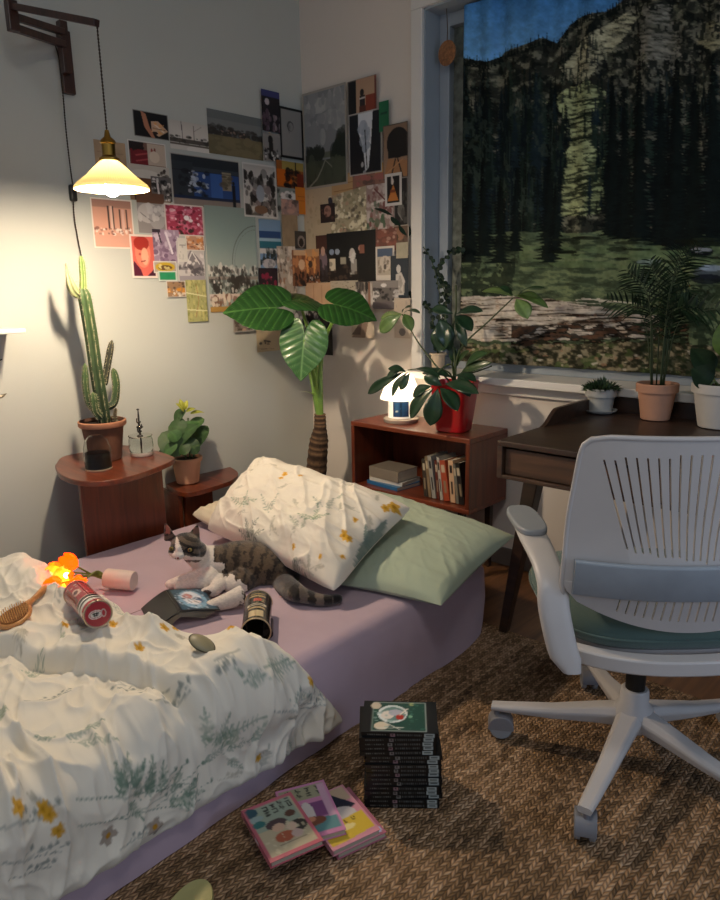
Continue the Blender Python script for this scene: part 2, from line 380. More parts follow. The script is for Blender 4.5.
# ------------------------------------------------------------ tapestry (a printed cloth with a mountain view)
def tapestry_art():
    cv = Canvas(620, 820, '0c1210', 455, -25, 765, 400); X, Y = cv.X, cv.Y; P = cv._put
    rg = random.Random(5)
    ridge_y = np.interp(X, [455, 480, 490, 505, 520, 535, 545, 556, 562, 570, 578, 590, 603, 615, 628, 650, 765], [57, 61, 63, 52, 47, 42, 38, 43, 36, 24, 17, 15, 13, 6, -2, -14, -30])
    ridge_y = ridge_y+2.2*(fbm(X/3, X*0, 4)-.5)
    P(Y < 400, np.stack([lin('1c1f1c')]*1)[0])
    sky = lin('3f7ab4')*(1-sst(-20, 70, Y))[..., None]+lin('68a2d6')*sst(-20, 70, Y)[..., None]
    m = (Y < ridge_y)[..., None]; cv.a = np.where(m, sky, cv.a)
    land = Y >= ridge_y
    # rock & scrub of the far mountain
    n = fbm(X/9+Y/30, Y/6, 11, 5); P(land & (Y < 245), '2b2d27', .9); P(land & (Y < 245) & (n > .5), '4d4f41', .75); P(land & (Y < 245) & (n > .6), '787766', .7)
    P(land & (Y < 245) & (fbm(X/5, Y/8, 23, 4) < .42), '0f1513', .85)
    def meadow(pts, col, jag=3.0, seed=1):
        p = np.array(pts); cx = (p[:, 0].min()+p[:, 0].max())/2
        c2 = Canvas(cv.w, cv.h, '000000', *cv.b); c2.poly(pts, 'ffffff'); 
        j = (jag*(fbm(X/4, Y/3, seed)-.5)*8).astype(int)
        idx = np.clip(np.arange(cv.w)[None, :]+j, 0, cv.w-1); msk = np.take_along_axis(c2.a[..., 0], idx, 1) > .5
        sh = fbm(X/7, Y/2.2, seed+9, 4)
        P(msk, col, .95); P(msk & (sh > .52), tuple(np.minimum(255, np.array([int(col[i:i+2], 16) for i in (0, 2, 4)])*1.3)), .7)
        P(msk & (sh < .36), '20271c', .8)
    meadow([(566, 62), (585, 38), (612, 22), (632, 8), (640, 14), (622, 40), (600, 62), (590, 80), (572, 84), (558, 66)], '8c8a72', 2, 3)
    meadow([(644, 8), (668, 4), (672, 22), (682, 60), (668, 84), (648, 66), (640, 40)], '6a685e', 3, 7)
    meadow([(700, 24), (740, 14), (740, 40), (712, 52), (694, 40)], '77745c', 3, 8)
    meadow([(565, 90), (588, 80), (606, 92), (600, 118), (590, 138), (602, 158), (596, 186), (588, 216), (556, 216), (560, 172), (569, 142), (561, 112), (548, 102)], '88906a', 3, 12)
    meadow([(590, 160), (612, 142), (606, 180), (600, 214), (586, 214)], '6f7a58', 2, 13)
    for k in range(46):     # long tree shades over the open slope are printed on the cloth
        y = rg.uniform(96, 212); x = 612-rg.uniform(0, 22); cv.line([(x, y), (x-rg.uniform(10, 34), y+rg.uniform(2, 8))], rg.uniform(.8, 2.6), '1b241a', .85)
    def conifer(x, yb, h, w, col, al=.95, lean=0):
        pts = []; k = max(6, int(h/3.2))
        for i in range(k+1):
            t = i/k; ww = w/2*(t**.85)*rg.uniform(.55, 1.1); yy = yb-h+h*t*rg.uniform(.985, 1.0)
            pts.append((x-ww*.4, yy-1.2)); pts.append((x-ww, yy+1.5))
        R_ = [(2*x-a+rg.uniform(-1, 1)*w*.06, b) for a, b in pts[::-1]]
        cv.poly(pts+R_, col, al)
    dk = ['0a100f', '0e1614', '15211c', '0b1416', '1d2a23', '101a1f', '223029', '18252b']
    for k in range(150):
        x = rg.uniform(455, 562); yb = rg.uniform(110, 262); tp = np.interp(x, [455, 500, 540, 560], [58, 62, 66, 130]); h = min(yb-tp+rg.uniform(-6, 6), rg.uniform(40, 110))
        if yb < 120+max(0, x-540)*3: continue
        conifer(x, yb, h, h*rg.uniform(.16, .26), rg.choice(dk), .9)
    for k in range(60):
        x = rg.uniform(455, 560); y0 = rg.uniform(90, 230); cv.line([(x, y0), (x+rg.uniform(-1, 1), y0+rg.uniform(14, 60))], rg.uniform(.5, 1.2), rg.choice(['2b3a30', '27332d', '33413a']), .55)
    for k in range(150):
        x = rg.uniform(606, 765); yb = rg.uniform(120, 262)
        if x < 640 and yb < 150: continue
        h = rg.uniform(50, 120)*(.6 if yb < 160 else 1)
        conifer(x, yb, h, h*rg.uniform(.17, .27), rg.choice(dk), .88)
    rk = (X > 612) & (Y < 215) & (fbm(X/16+3, Y/9, 81, 4) > .53); P(rk, '4a4b42', .55); P(rk & (fbm(X/5, Y/3, 83, 4) > .5), '7a7868', .5); P(rk & (fbm(X/3, Y/9, 85, 3) < .42), '0e1513', .9)
    rk = (X < 562) & (Y > 62) & (Y < 225) & (fbm(X/10, Y/14, 87, 4) > .56); P(rk & (fbm(X/2.5, Y/6, 89, 3) > .45), '39453c', .55)
    for k in range(120):
        x = rg.uniform(612, 760); y0 = rg.uniform(70, 220); cv.line([(x, y0), (x+rg.uniform(-2, 2), y0+rg.uniform(8, 40))], rg.uniform(.5, 1.3), rg.choice(['22332c', '1d2c33', '2c3b36', '3a4640']), .5)
    for k in range(60):
        x = rg.uniform(560, 606); yb = np.interp(x, [560, 606], [75, 60])+rg.uniform(-30, 30); conifer(x, yb, rg.uniform(8, 16), rg.uniform(3, 5), rg.choice(dk), .85)
    for x in range(466, 640, 3):
        xx = x+rg.uniform(-1, 1); yb = np.interp(xx, [455, 480, 490, 505, 520, 535, 545, 556, 562, 570, 578, 590, 603, 615, 628], [57, 61, 63, 52, 47, 42, 38, 43, 36, 24, 17, 15, 13, 6, -2])
        conifer(xx, yb+6, rg.uniform(8, 13), rg.uniform(2, 4), '0e1614', .95)
    for k in range(70):
        y = rg.uniform(100, 216); x = np.interp(y, [90, 112, 142, 172, 216], [548, 560, 567, 558, 554])+rg.uniform(-8, 6) if k % 2 else np.interp(y, [90, 118, 138, 158, 216], [606, 602, 592, 604, 592])+rg.uniform(-6, 10)
        conifer(x, y, rg.uniform(14, 34), rg.uniform(5, 9), rg.choice(dk), .92)
    # valley meadow
    bank = 232+5*(fbm(X/14, X*0, 31)-.5)
    P((Y > bank) & (Y < 400), '4a5843'); n = fbm(X/12, Y/3.2, 41, 4)
    P((Y > bank) & (n > .52), '6b7857', .75); P((Y > bank) & (n < .38), '2f3a2a', .75)
    P((Y > bank+14) & (Y < 268) & (X > 520) & (fbm(X/20, Y/4, 44, 3) > .42), '5f7350', .6)
    P((Y < 300) & (Y > 236) & (X < 516) & (fbm(X/5, Y/5, 46, 4) > .4), '1d261e', .85)
    for x, yb, h, w in ((548, 262, 112, 32), (555, 252, 70, 22), (500, 262, 90, 30), (484, 256, 100, 28), (470, 262, 90, 30), (516, 250, 70, 20), (612, 236, 170, 36), (624, 238, 150, 34),
                        (640, 240, 190, 40), (660, 246, 170, 44), (676, 249, 200, 50), (694, 246, 180, 46), (714, 246, 190, 50), (740, 246, 200, 60)):
        conifer(x, yb, h, w, '090f0f', .96); conifer(x+2, yb, h*.9, w*.7, '0d1716', .8)
    for k in range(26):
        x = rg.uniform(560, 760); y = rg.uniform(236, 262); cv.ell(x, y, rg.uniform(4, 16), rg.uniform(1, 2.4), rg.choice(['11170f', '1a2117', '20281c']), .85)
    cv.ell(700, 252, 14, 5, '14181a'); cv.ell(702, 250, 10, 2.6, '8d939a', .8); cv.ell(712, 273, 18, 6, '4d5660', .8); cv.ell(712, 268, 12, 3, '8fa0b2', .8); cv.ell(708, 279, 16, 5, '0f1420', .9); cv.ell(650, 262, 12, 3, '7d8b8d', .5)
    # fallen trunk
    ytop = np.interp(X, [455, 520, 560, 640, 765], [297, 296, 300, 314, 330])+4*(fbm(X/10, X*0, 51)-.5); ybot = np.interp(X, [455, 500, 560, 640, 765], [338, 342, 340, 338, 345])+5*(fbm(X/8, X*0, 52)-.5)
    lg = (Y > ytop) & (Y < ybot) & (X < 660); st = fbm(X/22, Y/1.6+X/40, 55, 4)
    P(lg, '8f867a'); P(lg & (st > .45), 'bdb5aa', .9); P(lg & (st < .37), '55463a', .8); P(lg & (st < .33), '1a130e', .9)
    P(lg & (fbm(X/7, Y/4, 57, 3) > .62), '94705a', .35)
    for k in range(70):
        x = rg.uniform(455, 640); y = rg.uniform(298, 340); cv.line([(x, y), (x+rg.uniform(10, 40), y+rg.uniform(-1, 4))], rg.uniform(.5, 1.3), rg.choice(['3d2f24', 'c7c0b4', '241a13', 'd0c9bd']), .7)
    sh = (Y > ybot-16) & (Y < ybot+12) & (X > 512) & (X < 690); ns = fbm(X/12, Y/3, 61, 4); P(sh & (ns > .40), '140f0b', .93); P(sh & (ns > .58), '5a4030', .8)
    fg = (Y > ybot+4); nf = fbm(X/5, Y/3, 63, 4); P(fg, '4b4636', .9); P(fg & (nf > .52), '8b826b', .8); P(fg & (nf < .4), '1c1f14', .8); P(fg & (fbm(X/9, Y/5, 65, 3) > .56), '4a5a33', .7)
    for k in range(160):
        x = rg.uniform(455, 765); y = rg.uniform(345, 398); cv.ell(x, y, rg.uniform(1, 3.5), rg.uniform(.6, 1.6), rg.choice(['a39a86', '262418', '6a7046', '8a6b55', 'c0b8a8']), .7)
    P((X > 640) & (Y > 285) & (fbm(X/6, Y/6, 71, 4) > .45), '1f2b1c', .8)
    cv.grain(.5, .14, 9, 2); cv.grain(.12, .2, 19, 2); cv.a = np.clip(cv.a*1.12, 0, .9)
    return cv
cv = tapestry_art()
YT = YB+.072
xa = pyy(463, 200, YT)[0]; xb = .1; za = .885; zb = pyy(600, -20, YT)[2]+.06
nu, nv = 430, 470
U_ = np.linspace(0, 1, nu); V_ = np.linspace(0, 1, nv); A, B = np.meshgrid(U_, V_, indexing='ij')
Xc = xa+(xb-xa)*A; Zc = zb+(za-zb)*B
px, py = proj(np.stack([Xc, np.full_like(Xc, YT), Zc], -1))
d_ = (Xc-xa)
wv = .011*np.sin(d_*26+.8*np.sin(d_*9)+.15*B)*(1-.55*B)+.007*np.sin(d_*57+1.3)*(1-.7*B)+.004*fbm(A*30, B*5, 3)
wv = wv+.018*np.exp(-((d_-.13)/.03)**2)*(1-.5*B)
mb = MB(); mb.grid(np.stack([Xc, YT-wv, Zc], -1), col=cv.sample((px-455)/310, (py+25)/425))
tp = mb.build('tapestry', mat('printed_cloth', vcol=True, rough=.85, var=.05, scale=60, bump=.08, bscale=400, spec=.15), smooth=180, solid=.0015)
tag(tp, 'large cloth printed with a forested mountain valley hanging over the window', 'tapestry')
# rattan ornament on a cord, in front of the glass
C0 = pyy(447, 53, YB+.055); o = thing('hanging_ornament', 'round brown woven ornament hanging on a cord beside the tapestry', 'ornament', C0)
mb = MB(); Ry = rotm('X', 90)
for k in range(6):
    r = .042*(k+1)/6.2; t = np.linspace(0, 2*PI, 25); mb.tube(np.stack([r*np.cos(t), 0*t, r*1.12*np.sin(t)], 1), .0042, 6)
for k in range(10):
    t = k*PI/5; mb.tube([(0, 0, 0), (.04*math.cos(t), 0, .045*math.sin(t))], .003, 5)
mb.build('woven_disc', mat('rattan', '9a6a45', .7, var=.4, scale=90), o)
MB().tube([(0, 0, .045), (.002, .0, .09), (-.004, 0, .17)], .002, 6).build('cord', mat('jute_cord', '5b4733', .9), o)
# ============================================================ BED
MT = .292; BX0, BX1, BY0, BY1 = -2.40, -1.232, -.02, 2.03
def rbox_grid(x0, x1, y0, y1, z0, z1, r, n=90, m=130, wr=None):
    """rounded slab: returns a closed-around side+top grid"""
    mb = MB(); cx, cy = (x0+x1)/2, (y0+y1)/2; hx, hy = (x1-x0)/2, (y1-y0)/2
    th = np.linspace(0, 2*PI, 420, endpoint=False)
    def per(inset, rc):
        ax, ay = hx-inset, hy-inset; c, s_ = np.cos(th), np.sin(th); e = 12
        k = (np.abs(c/ax)**e+np.abs(s_/ay)**e)**(-1/e); return cx+c*k, cy+s_*k
    rows = []
    prof = [(0.0, z0), (-.004, z0+.05), (-.008, (z0+z1)/2), (-.004, z1-r)]+[(r*(1-math.cos(t)), z1-r+r*math.sin(t)) for t in np.linspace(0, PI/2, 9)][1:]+[(q, z1) for q in np.linspace(r+.03, min(hx, hy)-.002, 26)]
    for ins, z in prof:
        X, Y = per(ins, r); Z = np.full_like(X, z)
        if wr is not None: X, Y, Z = wr(X, Y, Z, ins)
        rows.append(np.stack([X, Y, Z], 1))
    mb.grid(np.array(rows)[:, ::-1], cv=True); L = len(rows[-1])
    return mb, rows
def wr(X, Y, Z, ins):
    side = 1-sst(.0, .08, ins); k = np.clip((MT-Z)/MT, 0, 1)
    w = .012*(ridge((Y+Z*1.3)*5, X*2+Z*2.5, 3)-.5)*side*(.3+k)
    gx = np.where(np.abs(X-(BX0+BX1)/2)/((BX1-BX0)/2) > np.abs(Y-1)/1.03, np.sign(X-(BX0+BX1)/2), 0)
    gy = np.where(gx == 0, np.sign(Y-1), 0)
    return X+gx*w+gx*.02*(1-sst(.4, 1.9, Y))*k, Y+gy*w, Z+(1-side)*.002*(fbm(X*9, Y*9, 2)-.5)*2+(1-side)*.0035*(ridge(X*3, Y*4, 6)-.5)
mb, _ = rbox_grid(BX0, BX1, BY0, BY1, RZ+.001, MT, .045, wr=wr)
M_sheet = mat('lilac_cotton', 'baa4b0', .85, var=.05, scale=8, bump=.12, bscale=500, sheen=.15, spec=.2)
bed = mb.build('mattress', M_sheet, smooth=180); tag(bed, 'low mattress on the floor wrapped in a plain lilac fitted sheet', 'mattress')
# ------------------------------------------------------------ print stamps
class Surf:
    """a printed cloth: canvas in cloth metres, points known, so a motif can be put on a spot of the cloth"""
    def __init__(s, P, A, B, base, res=620):
        s.P, s.A, s.B = P, A, B; w, h = A.max(), B.max(); s.cv = Canvas(int(res*w), int(res*h), base, 0, 0, w, h)
        s.px, s.py = proj(P.reshape(-1, 3)); s.dep = (P.reshape(-1, 3)-CAM)@_fw; s.w, s.h = w, h
    def at(s, x, y):
        d = (s.px-x)**2+(s.py-y)**2; k = np.where(d < d.min()+9)[0]; k = k[np.argmin(s.dep[k]+np.sqrt(d[k])*.01)]
        return float(s.A.ravel()[k]), float(s.B.ravel()[k])
    def cols(s): return s.cv.sample(s.A/s.w, s.B/s.h)
def leaf2(cv, x, y, a, L, W, col, al=1): cv.ell(x+math.cos(a)*L/2, y+math.sin(a)*L/2, L/2, W/2, col, al, a)
def fern(cv, p, q, col='5f7a66', w=.045, n=9, leaf=.022, al=.9, rg=random.Random(2)):
    (x0, y0), (x1, y1) = p, q; a = math.atan2(y1-y0, x1-x0); L = math.hypot(x1-x0, y1-y0)
    leaf = min(leaf, L*.42); cv.line([p, q], .0016, col, al*.8)
    for i in range(n):
        t = .2+.8*i/n; x, y = x0+(x1-x0)*t, y0+(y1-y0)*t; k = leaf*(1.15-.5*t)*rg.uniform(.7, 1.15)
        for s in (-1, 1): leaf2(cv, x, y, a+s*rg.uniform(.6, 1.0), k, k*.27, col, al*rg.uniform(.55, .95))
    leaf2(cv, x1, y1, a, leaf*.8, leaf*.28, col, al)
def spray(cv, p, q, col='6b8570', n=5, spread=.9, al=.85, seed=1):
    rg = random.Random(seed); (x0, y0), (x1, y1) = p, q; a = math.atan2(y1-y0, x1-x0); L = math.hypot(x1-x0, y1-y0)
    for i in range(n):
        b = a+(i/(n-1)-.5)*spread*2*.6 if n > 1 else a; l = L*rg.uniform(.75, 1.05)
        fern(cv, p, (x0+math.cos(b)*l, y0+math.sin(b)*l), col, n=7, leaf=.28*l, al=al, rg=rg)
def flower(cv, c, r=.016, col='d9a521', seed=0, al=.95):
    rg = random.Random(seed)
    for k in range(5): leaf2(cv, c[0], c[1], k*1.257+rg.uniform(-.2, .2), r, r*.75, col, al)
    cv.ell(c[0], c[1], r*.3, r*.3, 'a87812', al)
def twig(cv, p, q, col='8d8f88', seed=0, al=.7):
    rg = random.Random(seed); (x0, y0), (x1, y1) = p, q; a = math.atan2(y1-y0, x1-x0); L = math.hypot(x1-x0, y1-y0); cv.line([p, q], .0022, col, al)
    for i in range(5):
        t = .3+.14*i; x, y = x0+(x1-x0)*t, y0+(y1-y0)*t; b = a+rg.choice((-1, 1))*rg.uniform(.4, .8); l = L*.25
        cv.line([(x, y), (x+math.cos(b)*l, y+math.sin(b)*l)], .0016, col, al); cv.ell(x+math.cos(b)*l, y+math.sin(b)*l, .005, .004, col, al)
# ------------------------------------------------------------ duvet
XB_, XE = -2.405, -1.30
ST = XE-XB_; RC = .085; HL = .135; S_ = ST+RC*PI/2+HL
ni, nj = 400, 330
s = np.linspace(0, S_, ni)
xf = np.where(s < ST, XB_+s, XE+RC*np.sin(np.clip((s-ST)/RC, 0, PI/2)))
ytop = np.interp(s, [0, .2, .4, .62, .78, .9, 1.0, 1.12, 1.24, S_], [.70, .83, .895, .90, .865, .90, .95, 1.04, 1.12, 1.21])
ytop = ytop+.018*(fbm(s*7, s*0, 5)-.5)
YBOT = -.12
tt = np.linspace(0, 1, nj)**1.12
Ss, T_ = np.meshgrid(s, tt, indexing='ij'); YT_ = np.broadcast_to(ytop[:, None], Ss.shape)
Yd = YT_-(YT_-YBOT)*T_; D = YT_-Yd
Xf = np.broadcast_to(xf[:, None], Ss.shape)
ang = np.clip((Ss-ST)/RC, 0, PI/2); hang = np.clip(Ss-ST-RC*PI/2, 0, None)
nx, nz = np.sin(ang), np.cos(ang)
def ridge2(x, y, s): return (1-np.abs(2*vn(x+.7*vn(x*.7, y*.7, s+3), y+.9*vn(x*.8, y*.8, s+5), s)-1))**3.2
# crease where the folded-back end lies over the rest
cp_ = np.array([pz(a, b, .37)[:2] for a, b in ((-20, 640), (60, 652), (150, 671), (220, 699), (250, 718), (272, 742), (285, 760))])
cs = cp_[:, 0]-XB_; yc = np.interp(Ss, cs, cp_[:, 1])
dc = Yd-yc+.02*(fbm(Ss*5, Ss*0+1, 8)-.5)
h = .036+.022*(fbm(Ss*3.2, Yd*3.2, 12, 3)-.35)
h = h+(.034*sst(-.004, .035, dc)-.016*np.exp(-(dc/.012)**2)-.012*np.exp(-((dc+.03)/.03)**2))*sst(1.30, 1.15, Ss+0*dc)
bun = np.exp(-((D-.10)/.10)**2)
wx = Ss+.10*(fbm(Ss*3, Yd*3, 21)-.5); wy = Yd+.10*(fbm(Ss*3+5, Yd*3, 22)-.5)
h = h+.034*(ridge(wx*4.0, wy*4.6, 31, 3)-.45)*(.45+.9*bun)
h = h+.026*(fbm(wx*9, wy*8, 33, 2)-.37)*bun
near = sst(.55, 1.25, Ss)
rot = wy*np.cos(.30)+wx*np.sin(.30); al_ = wx*np.cos(.30)-wy*np.sin(.30)
h = h+.016*(ridge(al_*2.2, rot*10, 41, 3)-.45)*(.35+.9*near)*(1-.6*bun)
h = h+.017*(ridge2(al_*3.6, rot*13, 47)-.3)*(.55+.7*near)+.014*(ridge2(al_*7+3, rot*25+2, 57)-.3)*(.4+.7*near)+.019*(ridge2(wx*6, wy*7.5, 43)-.3)*(1-.35*near)+.010*(ridge2(wy*11, wx*9, 53)-.3)*(1-.5*near)+.010*(ridge2(wx*15, wy*20, 49)-.3)+.010*(ridge2(wx*9+4, wy*8+2, 61)-.3)*bun
for cx_, cy_, r_, a_ in ((.52, .60, .11, .035), (.86, .72, .12, .035), (.25, .62, .12, .05), (.1, .55, .1, .03), (1.0, .86, .10, .02)):
    h = h+a_*np.exp(-((Ss-cx_)**2+((Yd-cy_-.15)*1.5)**2)/r_**2)
edge = np.sqrt(np.clip(1-(1-np.clip(D/.055, 0, 1))**2, 0, 1)); eb = np.sqrt(np.clip(1-(1-np.clip(Ss/.05, 0, 1))**2, 0, 1))
ebt = np.sqrt(np.clip(1-(1-np.clip((S_-Ss)/.035, 0, 1))**2, 0, 1))
h = np.maximum(h, .012)*edge*eb*(.15+.85*ebt)*(1-.45*sst(.2, 1.0, ang/(PI/2))*sst(1.02, .80, Yd))
zb_ = MT+.003-RC*(1-np.cos(ang))-hang*.98
zb_ = zb_+ (hang*0)
Pd = np.stack([Xf+nx*(h+.0)+.035*np.clip(hang/HL, 0, 1)*0+(BX1+.012-XE-RC)*np.sin(ang), Yd, zb_+nz*h+.0], -1)
Pd[..., 0] = Pd[..., 0]-.02*(1-sst(.4, 1.3, Yd))*0
Pd[..., 2] = np.maximum(Pd[..., 2], RZ+.02)
du = Surf(Pd, Ss, Yd-YBOT, 'e2dbcb', 560); cv = du.cv
rg = random.Random(11)
for k in range(60):
    p = (rg.uniform(0, du.w), rg.uniform(0, du.h)); a = rg.uniform(0, 6.28); L = rg.uniform(.03, .09); q = (p[0]+math.cos(a)*L, p[1]+math.sin(a)*L)
    (fern if k % 3 == 0 else twig)(cv, p, q, rg.choice(['9aa491', 'b3ac9a', '87977f', 'a8a89c']))
def st(kind, x0, y0, x1=None, y1=None, **k):
    p = du.at(x0, y0)
    if kind == 'fl': return flower(cv, p, seed=int(x0), **k)
    q = du.at(x1, y1); {'fern': fern, 'spray': spray, 'twig': twig}[kind](cv, p, q, **k)
for a in ((78, 800, 195, 782), (80, 826, 200, 800)): st('twig', *a, col='6d8274', al=.9)
for i, (x0, y0, x1, y1) in enumerate(((118, 795, 128, 758), (130, 796, 142, 765), (146, 796, 152, 762), (160, 798, 164, 768), (172, 800, 180, 772), (184, 800, 198, 780), (125, 800, 118, 770),
        (128, 803, 140, 816), (150, 800, 152, 776), (166, 800, 190, 806), (140, 800, 134, 775), (176, 798, 200, 792))):
    st('fern', x0, y0, x1, y1, col='6b8372', n=10, leaf=.017, al=.85)
for x0, y0, x1, y1 in ((200, 765, 225, 745), (205, 750, 205, 716), (212, 752, 228, 720), (222, 755, 250, 740), (216, 740, 262, 718), (228, 758, 240, 766), (60, 738, 40, 735), (60, 738, 90, 728), (70, 742, 112, 738),
        (80, 730, 100, 722), (245, 684, 262, 676), (248, 680, 238, 672), (270, 680, 292, 662), (265, 668, 285, 660), (10, 662, 40, 655), (20, 668, 42, 668), (120, 602, 150, 600), (128, 606, 118, 596), (250, 745, 262, 728), (290, 700, 310, 695)):
    st('fern', x0, y0, x1, y1, col='7b9180', n=7, leaf=.016, al=.8)
for a in ((0, 865, 60, 852), (0, 830, 55, 815), (275, 712, 325, 700), (290, 720, 335, 690), (150, 700, 190, 690), (25, 700, 70, 690), (240, 650, 215, 660), (170, 690, 120, 680), (120, 850, 150, 832), (10, 880, 50, 868)): st('twig', *a, col='7f8781', al=.8)
for x, y in ((50, 815), (42, 809), (18, 807), (313, 681), (66, 624), (113, 625), (165, 628), (176, 627), (232, 622), (258, 758), (140, 648), (58, 832)): st('fl', x, y, r=.0125, col='cf9c2c')
for x, y in ((108, 835), (155, 828)): st('fl', x, y, r=.02, col='9a8d80')
mb = MB(); mb.grid(Pd, col=du.cols(), flip=False)
M_print = mat('printed_cotton', vcol=True, rough=.88, var=.03, scale=10, bump=.10, bscale=450, sheen=.1, spec=.2)
duvet = mb.build('duvet', M_print, smooth=180); tag(duvet, 'crumpled cream duvet printed with green sprigs and yellow flowers on the bed', 'duvet')
def on_duvet(x, y, lift=0):
    """point of the duvet seen at a spot, lifted"""
    d = (du.px-x)**2+(du.py-y)**2; k = np.where(d < d.min()+4)[0]; k = k[np.argmin(du.dep[k])]; P = Pd.reshape(-1, 3)[k].copy(); P[2] += lift; return P
# ------------------------------------------------------------ pillows
def rdg2(x, y, s): return (1-np.abs(2*vn(x+.7*vn(x*.7, y*.7, s+3), y+.9*vn(x*.8, y*.8, s+5), s)-1))**3.2
def pillow_pts(A, B, C, D, top, bot, nu=110, nv=80, pinch=.05, seed=1, wr=.010, fan=(0, 0), rc=1.0):
    """A,B,C,D corners round the rim; returns upper and lower point grids and cloth coordinates"""
    A, B, C, D = map(np.asarray, (A, B, C, D)); u = np.linspace(-1, 1, nu); v = np.linspace(-1, 1, nv); Uu, Vv = np.meshgrid(u, v, indexing='ij')
    uu = Uu*(1-pinch*(1-Vv**2)*np.abs(Uu)**3-.075*rc*np.abs(Uu)**3*np.abs(Vv)**7); vv = Vv*(1-pinch*1.3*(1-Uu**2)*np.abs(Vv)**3-.09*rc*np.abs(Vv)**3*np.abs(Uu)**7)
    a, b = (uu+1)/2, (vv+1)/2
    P = (1-a)[..., None]*(1-b)[..., None]*A+a[..., None]*(1-b)[..., None]*B+a[..., None]*b[..., None]*C+(1-a)[..., None]*b[..., None]*D
    N = np.cross(B-A, D-A); N = N/np.linalg.norm(N)
    if N[2] < 0: N = -N
    t = (np.clip(1-np.abs(Uu)**2.6, 0, 1)*np.clip(1-np.abs(Vv)**2.6, 0, 1))**.52
    W, Hh = np.linalg.norm(B-A), np.linalg.norm(D-A); su, sv = a*W, b*Hh
    r = np.sqrt(Uu**2+Vv**2); th = np.arctan2(Vv-fan[1], Uu-fan[0])
    w = wr*(ridge(su*5+.3*fbm(su*4, sv*4, seed), sv*9, seed+1)-.45)+wr*.8*(ridge(th*2.2+9, r*1.2, seed+5)-.45)*sst(.3, 1, r)+wr*.4*(ridge(su*14, sv*18, seed+8)-.45)+wr*.75*(rdg2((su+sv)*4, (sv-su)*16, seed+2)-.3)+wr*.55*(rdg2(su*8, sv*30, seed+3)-.3)
    up = P+N*(top*t+w*np.minimum(1, t*1.6))[..., None]; dn = P-N*(bot*t)[..., None]
    return up, dn, su, sv
def pillow(name, m, A, B, C, D, top, bot, base, label, stamps=None, group=None, **k):
    up, dn, su, sv = pillow_pts(A, B, C, D, top, bot, **k)
    sf = Surf(up, su, sv, base, 620)
    if stamps: stamps(sf)
    up[..., 2] = np.maximum(up[..., 2], MT+.002); dn[..., 2] = np.maximum(dn[..., 2], MT+.0015)
    mb = MB(); mb.grid(up, col=sf.cols(), flip=True); mb.grid(dn, col=base)
    o = mb.build(name, m, smooth=180); tag(o, label, 'pillow', group); return o
M_green = mat('sage_cotton', 'a9b59e', .82, var=.04, scale=9, bump=.1, bscale=500, sheen=.15, spec=.2)
pillow('pillow', M_green, pz(368, 489, .40), pz(516, 536, .375), pz(441, 606, .315), pz(335, 585, .31), .075, .05, 'a9b59e',
       'plain sage green pillow at the outer corner of the bed', seed=4, wr=.0045, pinch=.05, rc=.1)
def st2(sf):
    cv = sf.cv; rg = random.Random(3)
    for k in range(26):
        p = (rg.uniform(0, sf.w), rg.uniform(0, sf.h)); a = rg.uniform(0, 6.28); L = rg.uniform(.03, .06); twig(cv, p, (p[0]+math.cos(a)*L, p[1]+math.sin(a)*L), 'b5b09f')
    A = sf.at
    for x0, y0, x1, y1, c in ((243, 506, 246, 492, '6f8f6c'), (243, 504, 232, 498, '6f8f6c'), (243, 504, 254, 500, '6f8f6c'), (268, 512, 262, 496, '7f8f7c'), (268, 512, 275, 494, '7f8f7c'), (252, 545, 246, 522, '5c6657'), (252, 545, 256, 520, '5c6657'), (252, 545, 262, 530, '5c6657'), (252, 543, 240, 532, '5c6657'),
            (312, 522, 318, 508, '6b8a66'), (312, 520, 300, 514, '6b8a66'), (312, 520, 326, 514, '6b8a66'), (326, 510, 332, 500, '8a9686'), (322, 506, 314, 498, '8a9686'), (298, 526, 292, 518, '97a08c'), (300, 528, 304, 520, '97a08c'), (300, 560, 292, 568, '6a7466'), (290, 572, 302, 580, '6a7466'), (335, 498, 341, 494, '97a08c')):
        fern(cv, A(x0, y0), A(x1, y1), c, n=5, leaf=.016)
    for x0, y0, x1, y1, w in ((364, 566, 374, 530, .013), (371, 550, 387, 520, .012), (369, 552, 366, 524, .011), (360, 570, 372, 556, .008)):
        p, q = A(x0, y0), A(x1, y1); a = math.atan2(q[1]-p[1], q[0]-p[0]); leaf2(cv, p[0], p[1], a, min(.12, math.hypot(q[0]-p[0], q[1]-p[1])), w, '74857c', .9)
    for x, y, r in ((285, 474, .014), (281, 477, .010), (300, 472, .009), (355, 519, .009), (344, 536, .015), (348, 538, .012), (293, 546, .009), (320, 556, .008), (343, 557, .008), (394, 507, .020), (386, 508, .014)):
        flower(cv, A(x, y), r, 'd3a02a', seed=x)
M_pcase = mat('printed_cotton_case', vcol=True, rough=.88, var=.03, scale=10, bump=.10, bscale=450, sheen=.1, spec=.2)
pillow('pillow', mat('cream_cotton', 'd8cbb2', .85, var=.04, bump=.1, bscale=450), pz(232, 500, .36), pz(300, 520, .36), pz(270, 555, .31), pz(188, 514, .34), .05, .04, 'd8cbb2',
       'cream pillow squeezed underneath the flower print pillow, only its end showing', seed=9, nu=60, nv=50)
pillow('pillow', M_pcase, pz(260, 456, .56), pz(416, 507, .50), pz(335, 595, .345), pz(204, 530, .345), .13, .05, 'e5ddcd',
       'plump cream pillow printed with small green leaves and yellow flowers behind the cat', st2, nu=190, nv=150, seed=14, wr=.015, pinch=.06, rc=.6)
